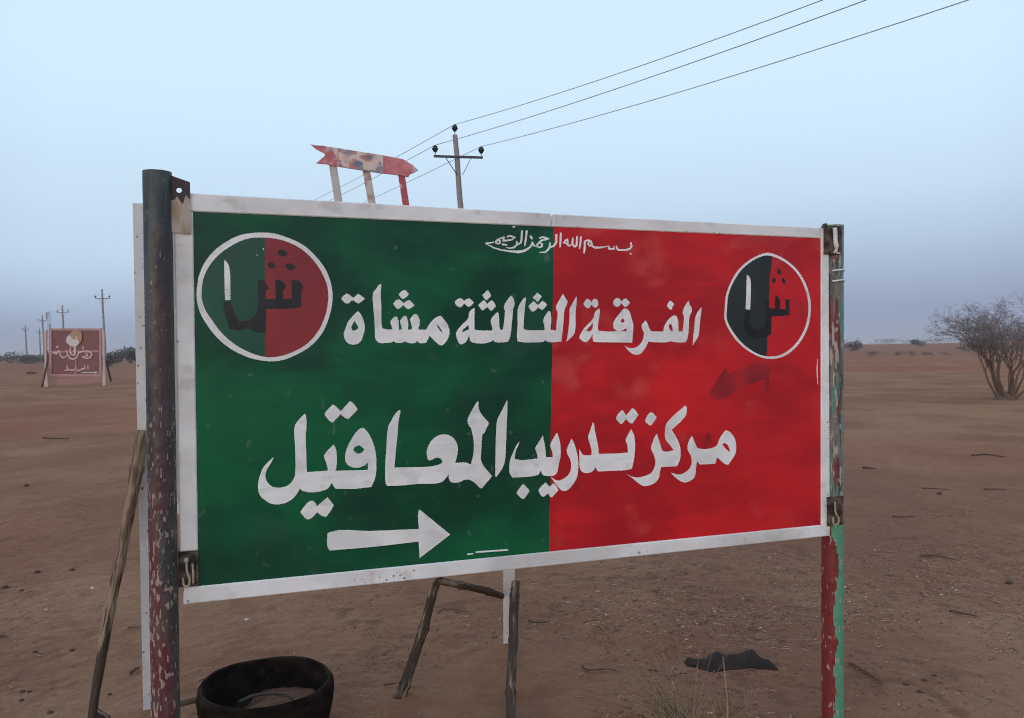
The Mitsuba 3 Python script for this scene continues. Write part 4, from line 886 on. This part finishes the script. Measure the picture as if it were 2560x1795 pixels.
# ---------------------------------------------------------------- scrub far off
mat('m_scrub', lambda p, n, uv: mix((0.080, 0.078, 0.076), (0.125, 0.120, 0.112), noise(p.x * 0.9, p.y * 0.9, p.z * 1.6)), 0.95, 0.1, two=True)
mat('m_dry_scrub', lambda p, n, uv: mix((0.080, 0.058, 0.046), (0.150, 0.115, 0.085), noise(p.x * 2, p.y * 2, p.z * 3)), 0.95, 0.1, two=True)


def bush(x, y, w, h, n, s, rs, depth=None):
    d = depth or w
    lob = rs.normal(0, 1, (9, 3)) * [w * 0.24, d * 0.24, h * 0.16] + [0, 0, h * 0.5]
    k = rs.integers(0, 9, n)
    v = rs.normal(0, 1, (n, 3)); v /= np.linalg.norm(v, axis=1, keepdims=True)
    c = lob[k] + v * (rs.uniform(0.3, 1, (n, 1)) ** 0.5) * np.array([w * 0.24, d * 0.24, h * 0.30])
    c[:, 2] = np.clip(c[:, 2], 0.02 * h, h * 1.05)
    e1, e2 = rs.normal(0, 1, (n, 3)), rs.normal(0, 1, (n, 3))
    e1 /= np.linalg.norm(e1, axis=1, keepdims=True); e2 /= np.linalg.norm(e2, axis=1, keepdims=True)
    V = np.stack([c - e1 * s, c + e1 * s, c + e2 * s * 1.3], 1).reshape(-1, 3) + [x, y, float(ground_h(x, y))]
    return trimesh.Trimesh(V, np.arange(3 * n).reshape(-1, 3), process=False)


def stems(x, y, w, h, rs, n=5):
    return cat([tube([[x, y, float(ground_h(x, y)) - 0.05], [x + rs.normal(0, w * 0.1), y + rs.normal(0, w * 0.1), h * 0.35], [x + rs.normal(0, w * 0.22), y + rs.normal(0, w * 0.2), h * 0.7]], [h * 0.025, h * 0.018, h * 0.008], 5) for _ in range(n)])


def shrub(name, label, group, x, y, w, h, m, seed, n=700, s=None):
    rs = np.random.default_rng(seed)
    k = thing(name, label, 'shrub', group)
    obj('crown', bush(x, y, w, h, n, s or h * 0.07, rs), m, k)
    obj('stem', stems(x, y, w, h, rs), 'm_bark', k)


for i, (x, y, w, h, lab) in enumerate([
    (*(-66.362, 135.0, 1.156)[:2], 3.6, 2.6, 'rounded dark shrub just right of the far maroon sign'),
    (*(-66.256, 140.0, 1.107)[:2], 2.8, 3.0, 'dark shrub half hidden by the left white upright'),
    (*(-52.506, 105.0, 0.37)[:2], 2.0, 1.6, 'low dark shrub against the right leg of the far maroon sign')]):
    shrub('far_shrub', lab, None, x, y, w, h, 'm_scrub', 40 + i)
shrub('far_shrub', 'round dark shrub on the skyline just right of the right post', None, *(70.437, 165.0, 0.789)[:2], 3.6, 2.4, 'm_scrub', 50)
shrub('far_shrub', 'small shrub on the skyline between the right post and the thorn tree', None, *(121.241, 240.0, 1.268)[:2], 3.2, 2.6, 'm_scrub', 51)
for i, (px, sc) in enumerate([(44.568, 0.55),(45.733, 0.6),(46.899, 0.4),(48.73, 0.5),(50.062, 0.55),(51.283, 0.4),(52.393, 0.45),(53.392, 0.4)]):
    shrub('low_shrub', ('leftmost', 'second from the left', 'third from the left', 'fourth from the left', 'fourth from the right', 'third from the right', 'second from the right', 'rightmost')[i] + ' tiny shrub in the row right of the sign', 'row of tiny shrubs on the flat', px, 100.0 + 2 * math.sin(i * 2.3), 1.3 * sc / 0.5, sc * 1.2, 'm_scrub', 60 + i, 220)


def thicket(x0, x1, y, h, n, seed, step, m, depth):
    rs = np.random.default_rng(seed)
    out = []
    for x in np.arange(x0, x1, step):
        hh = h * rs.uniform(0.7, 1.05)
        out.append(bush(x + rs.normal(0, step * 0.2), y + rs.uniform(-depth, depth), step * 1.7, hh, n, hh * 0.075, rs, step * 1.6))
    return cat(out)


k = obj('scrub', thicket((-108.853, 150.0, 1.609)[0], (-87.383, 150.0, 1.308)[0], 150, 2.5, 500, 71, 2.6, 'm_scrub', 4), 'm_scrub', kind='stuff', label='dark band of scrub along the left horizon')
k = obj('scrub', thicket((67.742, 120.0, 0.752)[0], (94.047, 120.0, 0.383)[0], 120, 1.75, 420, 72, 2.2, 'm_scrub', 4), 'm_scrub', kind='stuff', label='dark scrub thicket behind the thorn tree')
mat('m_haze_ridge', lambda p, n, uv: mix((0.060, 0.066, 0.085), (0.085, 0.088, 0.10), noise(p.x * 0.1, p.z * 0.4)), 0.95, 0.1, two=True)
k = obj('scrub', thicket(-420, 480, 560, 5.0, 130, 73, 7.0, 'm_haze_ridge', 30), 'm_haze_ridge', kind='stuff', label='thin far line of trees along the whole horizon')

# ---------------------------------------------------------------- small things on the sand
def ground_twig(pts, r, lift=0.006, seed=0):
    P = spline(np.array([gz(p) for p in pts]), 6)
    rs = np.random.default_rng(seed)
    r = r * 0.62
    P[:, 2] = ground_h(P[:, 0], P[:, 1]) + lift + r
    P[:, :2] += rs.normal(0, r * 0.3, (len(P), 2))
    return tube(P, np.linspace(r, r * 0.5, len(P)), 7)


TW = [([(0.31, 3.778, 0.0), (0.34, 3.735, 0.0), (0.428, 3.742, 0.0), (0.492, 3.703, 0.0)], 0.008, 'wavy dark twig on the sand left of the black scrap'),
 ([(0.608, 3.73, 0.0), (0.674, 3.697, 0.0), (0.677, 3.636, 0.0), (0.782, 3.663, 0.0)], 0.006, 'crooked twig pointing at the black scrap'),
 ([(1.55, 3.72, 0.0), (1.57, 3.645, 0.0), (1.583, 3.571, 0.0), (1.583, 3.472, 0.0)], 0.009, 'dark stick slanting away from the foot of the right post'),
 ([(2.392, 4.431, 0.0), (2.44, 4.384, 0.0), (2.493, 4.331, 0.0)], 0.011, 'dark straight stick on the sand at the right below the thorn tree'),
 ([(2.847, 5.616, 0.0), (2.948, 5.599, 0.0), (3.015, 5.501, 0.0)], 0.009, 'slightly bent twig right of the right post at the height of the board bottom'),
 ([(6.037, 10.566, 0.0), (6.269, 10.63, 0.0), (6.357, 10.36, 0.0)], 0.016, 'dark stick on the sand between the thorn tree and the lower twigs'),
 ([(4.212, 8.279, 0.0), (4.344, 8.241, 0.0), (4.453, 8.18, 0.0)], 0.009, 'faint thin twig farther out, left one of a pair'),
 ([(4.804, 8.205, 0.0), (4.898, 8.171, 0.0), (4.991, 8.138, 0.0)], 0.012, 'faint thin twig farther out, right one of a pair'),
 ([(-8.52, 14.572, 0.0), (-8.162, 14.242, 0.0), (-7.848, 14.203, 0.0)], 0.020, 'dark stick on the sand below the far maroon sign'),
 ([(-2.111, 4.357, 0.0), (-2.082, 4.363, 0.0), (-2.048, 4.368, 0.0)], 0.007, 'tiny dark twig beside the leftmost prop stick'),
 ([(-1.815, 3.773, 0.0), (-1.818, 3.816, 0.0), (-1.804, 3.831, 0.0)], 0.012, 'curled dark leaf stalk left of the left post near the bottom'),
 ([(-2.758, 4.261, 0.0), (-2.727, 4.259, 0.0), (-2.693, 4.251, 0.0)], 0.008, 'dark twig end at the left edge of the picture'),
 ([(-0.442, 4.59, 0.0), (-0.414, 4.652, 0.0), (-0.282, 4.615, 0.0)], 0.006, 'thin forked twig under the board between the prop sticks'),
 ([(0.068, 4.403, 0.0), (0.119, 4.379, 0.0), (0.182, 4.37, 0.0)], 0.008, 'thin dark twig just right of the upright prop stick'),
 ([(4.163, 9.569, 0.0), (4.219, 9.528, 0.0), (4.28, 9.488, 0.0)], 0.020, 'dark stick on the sand just right of the right post'),
 ([(-0.6, 3.621, 0.0), (-0.572, 3.62, 0.0), (-0.544, 3.624, 0.0)], 0.007, 'dark twig at the foot of the slanting middle prop stick'),
 ([(-0.347, 4.586, 0.0), (-0.31, 4.6, 0.0), (-0.245, 4.582, 0.0)], 0.004, 'hair-thin twig beside the forked twig under the board'),
 ([(3.267, 6.933, 0.0), (3.335, 6.874, 0.0), (3.443, 6.885, 0.0)], 0.010, 'thin grey twig at mid distance right of the right post')]
for i, (pts, r, lab) in enumerate(TW):
    one('twig', ground_twig(pts, r, seed=i), 'm_dark_wood', lab, 'twig', 'twigs scattered on the sand', smooth=True)


def clod(p, s, seed, flat=0.6):
    m = trimesh.creation.icosphere(2, 1.0)
    v = m.vertices
    m.vertices = v * (0.75 + 0.5 * nfbm(v * 1.3 + seed, 3, seed))[:, None] * np.array([s, s * 0.8, s * flat])
    m.vertices += gz(p, s * flat * 0.35)
    return m


mat('m_dark_stone', lambda p, n, uv: mix((0.045, 0.033, 0.027), (0.105, 0.078, 0.062), fbm(p.x * 30, p.y * 30, p.z * 30)), 0.9, 0.2)
mat('m_pale_stone', lambda p, n, uv: mix((0.42, 0.39, 0.36), (0.62, 0.60, 0.57), fbm(p.x * 40, p.y * 40, p.z * 40)), 0.8, 0.2)
for i, (p, s) in enumerate(zip([(-3.297, 5.532, 0.0), (-3.088, 5.589, 0.0), (-3.316, 5.21, 0.0), (-3.169, 5.145, 0.0), (-2.251, 4.058, 0.0), (-2.419, 4.029, 0.0), (-2.213, 3.583, 0.0), (-1.97, 3.376, 0.0), (-1.81, 3.556, 0.0), (-2.183, 3.582, 0.0), (-5.614, 9.248, 0.0), (-2.159, 3.486, 0.0)], (.020, .018, .020, .014, .013, .013, .012, .013, .010, .010, .03, .011))):
    one('dark_clod', clod(p, s, i + 1), 'm_dark_stone', 'small dark clod lying on the sand left of the painted sign', 'stone', 'dark clods left of the sign', smooth=True)
for i, (p, s) in enumerate(zip([(4.228, 7.971, 0.0), (3.089, 5.011, 0.0), (1.799, 3.53, 0.0), (1.724, 3.418, 0.0), (1.7, 3.496, 0.0), (1.873, 3.585, 0.0), (3.124, 4.235, 0.0)], (.025, .022, .013, .014, .012, .010, .012))):
    one('dark_stone', clod(p, s, i + 31), 'm_dark_stone', 'small dark stone lying on the sand right of the painted sign', 'stone', 'dark stones right of the sign', smooth=True)
one('pale_pebble', clod((-1.514, 4.505, 0.0), 0.013, 71), 'm_pale_stone', 'white pebble on the sand above the tub', 'stone', smooth=True)
one('pale_pebble', clod((-2.71, 5.133, 0.0), 0.012, 72), 'm_pale_stone', 'white pebble left of the leftmost prop stick', 'stone', smooth=True)
one('pale_pebble', clod((-1.639, 3.551, 0.0), 0.010, 73), 'm_pale_stone', 'pale pebble near the foot of the left white upright', 'stone', smooth=True)
one('dark_mound', clod((-40.536, 67.726, 0.0), 0.42, 74, 0.32), 'm_dark_stone', 'low dark lump on the sand left of the far maroon sign', 'rock', smooth=True)

mat('m_gravel', lambda p, n, uv: mix(mix((0.13, 0.085, 0.060), (0.29, 0.19, 0.13), cell_rand(p.x * 40, p.y * 40)), (0.48, 0.38, 0.29), smoothstep(0.88, 0.93, cell_rand(p.x * 40 + 7, p.y * 40))), 0.9, 0.2)
mat('m_straw', lambda p, n, uv: mix((0.12, 0.080, 0.055), (0.46, 0.33, 0.22), smoothstep(0.1, 0.95, cell_rand(p.x * 25, p.y * 25))), 0.8, 0.2, two=True)


def scatter(n, x0, x1, y0, y1, dens, rs):
    out = []
    while len(out) < n:
        x, y = rs.uniform(x0, x1), rs.uniform(y0, y1)
        if abs(x) < y * 0.75 and rs.uniform() < dens(x, y): out.append((x, y))
    return np.array(out)


def rough(x, y):
    return float(np.clip((nfbm(np.array([x, y, 0.0]) * 1.1 + 31, 2, 5) - 0.36) * 4, 0.05, 1)) * float(np.clip((x + 0.5) / 1.3, 0.07, 1)) * float(np.clip((6.8 - y) / 2.6, 0.03, 1))


rs = np.random.default_rng(90)
pos = scatter(1500, -3.5, 5.5, 2.9, 9, rough, rs)
ico = trimesh.creation.icosphere(1, 1.0)
Vs, Fs = [], []
for i, (x, y) in enumerate(pos):
    s = rs.gamma(2.0, 0.0015) + 0.0018
    v = ico.vertices * (0.7 + 0.6 * rs.random((len(ico.vertices), 1))) * [s * rs.uniform(0.8, 1.6), s, s * 0.7]
    Vs.append(v + [x, y, float(ground_h(x, y)) + s * 0.25]); Fs.append(ico.faces + i * len(ico.vertices))
obj('gravel', trimesh.Trimesh(np.concatenate(Vs), np.concatenate(Fs), process=False), 'm_gravel', kind='stuff', label='fine gravel and soil crumbs on the sand')
pos = scatter(3600, -3.5, 5.5, 2.9, 8.5, rough, rs)
Vs, Fs = [], []
for i, (x, y) in enumerate(pos):
    a = rs.uniform(0, 6.28); L = rs.gamma(3, 0.006) + 0.006; w = rs.uniform(0.0008, 0.0022); cv = rs.normal(0, 0.35)
    t = np.array([-0.5, -0.17, 0.17, 0.5]) * L
    cx, cy = x + np.cos(a + cv * t / L * 3) * t, y + np.sin(a + cv * t / L * 3) * t
    z = ground_h(cx, cy) + 0.002 + rs.uniform(0, 0.010) * np.abs(t / L + rs.uniform(-0.5, 0.5))
    P = np.stack([cx, cy, z], -1)
    nrm = np.array([-math.sin(a), math.cos(a), 0]) * w
    v = np.concatenate([P + nrm, P - nrm, P + [0, 0, w * 1.4]])
    f = []
    for k in range(3):
        for p_, q_ in ((0, 4), (4, 8), (8, 0)):
            f += [[p_ + k, p_ + k + 1, q_ + k + 1], [p_ + k, q_ + k + 1, q_ + k]]
    Vs.append(v); Fs.append(np.array(f) + i * 12)
obj('dry_litter', trimesh.Trimesh(np.concatenate(Vs), np.concatenate(Fs), process=False), 'm_straw', kind='stuff', label='dry straw bits littering the sand')

# ---------------------------------------------------------------- dry grass
mat('m_grass', lambda p, n, uv: mix((0.20, 0.145, 0.092), (0.40, 0.305, 0.20), noise(p.x * 60, p.y * 60, p.z * 12)), 0.8, 0.2, two=True)


def blade(p, d, L, w, droop, n=9):
    t = np.linspace(0, 1, n)[:, None]
    P = np.asarray(p) + t * L * np.asarray(d) - t ** 2 * L * droop * np.array([0, 0, 1.0])
    P = P + t ** 2 * L * 0.25 * np.array([d[0], d[1], 0])
    return tube(P, w * (1 - 0.85 * t[:, 0]), 4, cap=False)


def tuft(c, n, L, spread, lean, seed):
    r2 = np.random.default_rng(seed); out = []
    for _ in range(n):
        p = gz(np.asarray(c)[:2] + r2.normal(0, 0.035, 2), -0.01)
        d = np.array([r2.normal(lean, spread), r2.normal(0, spread * 0.7), 1.0]); d /= np.linalg.norm(d)
        out.append(blade(p, d, L * r2.uniform(0.35, 1.0), r2.uniform(0.0011, 0.0022), r2.uniform(0.02, 0.35)))
    return cat(out)


GC = np.array((0.64, 3.14, -0.055))
one('grass_tuft', tuft(GC, 130, 0.50, 0.36, -0.42, 5), 'm_grass', 'sparse dry grass tuft at the bottom edge below the red half of the sign', 'grass tuft', smooth=True)
one('grass_tuft', tuft(GC + [0.24, 0.1, 0], 40, 0.16, 0.40, 0.1, 6), 'm_grass', 'short dry grass tuft right of the taller tuft at the bottom edge', 'grass tuft', smooth=True)
P0, P1, P2 = np.array((0.833, 3.16, -0.059)), np.array((0.841, 3.2, 0.101)), np.array((0.832, 3.22, 0.255))
one('grass_stalk', tube(spline([P0, P1, P2], 8), np.linspace(0.0045, 0.0022, 17), 6), 'm_grass', 'single tall dry grass stalk standing in front of the black scrap', 'grass stalk', smooth=True)

scene['dust'] = {'type': 'homogeneous', 'albedo': {'type': 'rgb', 'value': [0.95, 0.95, 0.95]}, 'sigma_t': {'type': 'rgb', 'value': [0.0005, 0.0005, 0.00052]}, 'phase': {'type': 'hg', 'g': 0.3}}
scene['haze'] = {'type': 'cube', 'to_world': T().translate([0, 0, 11.0]).scale([7200, 7200, 14.0]), 'bsdf': {'type': 'null'}, 'interior': {'type': 'ref', 'id': 'dust'}}
labels['haze'] = {'kind': 'stuff', 'label': 'thin dusty evening haze'}
scene['camera']['medium'] = {'type': 'ref', 'id': 'dust'}
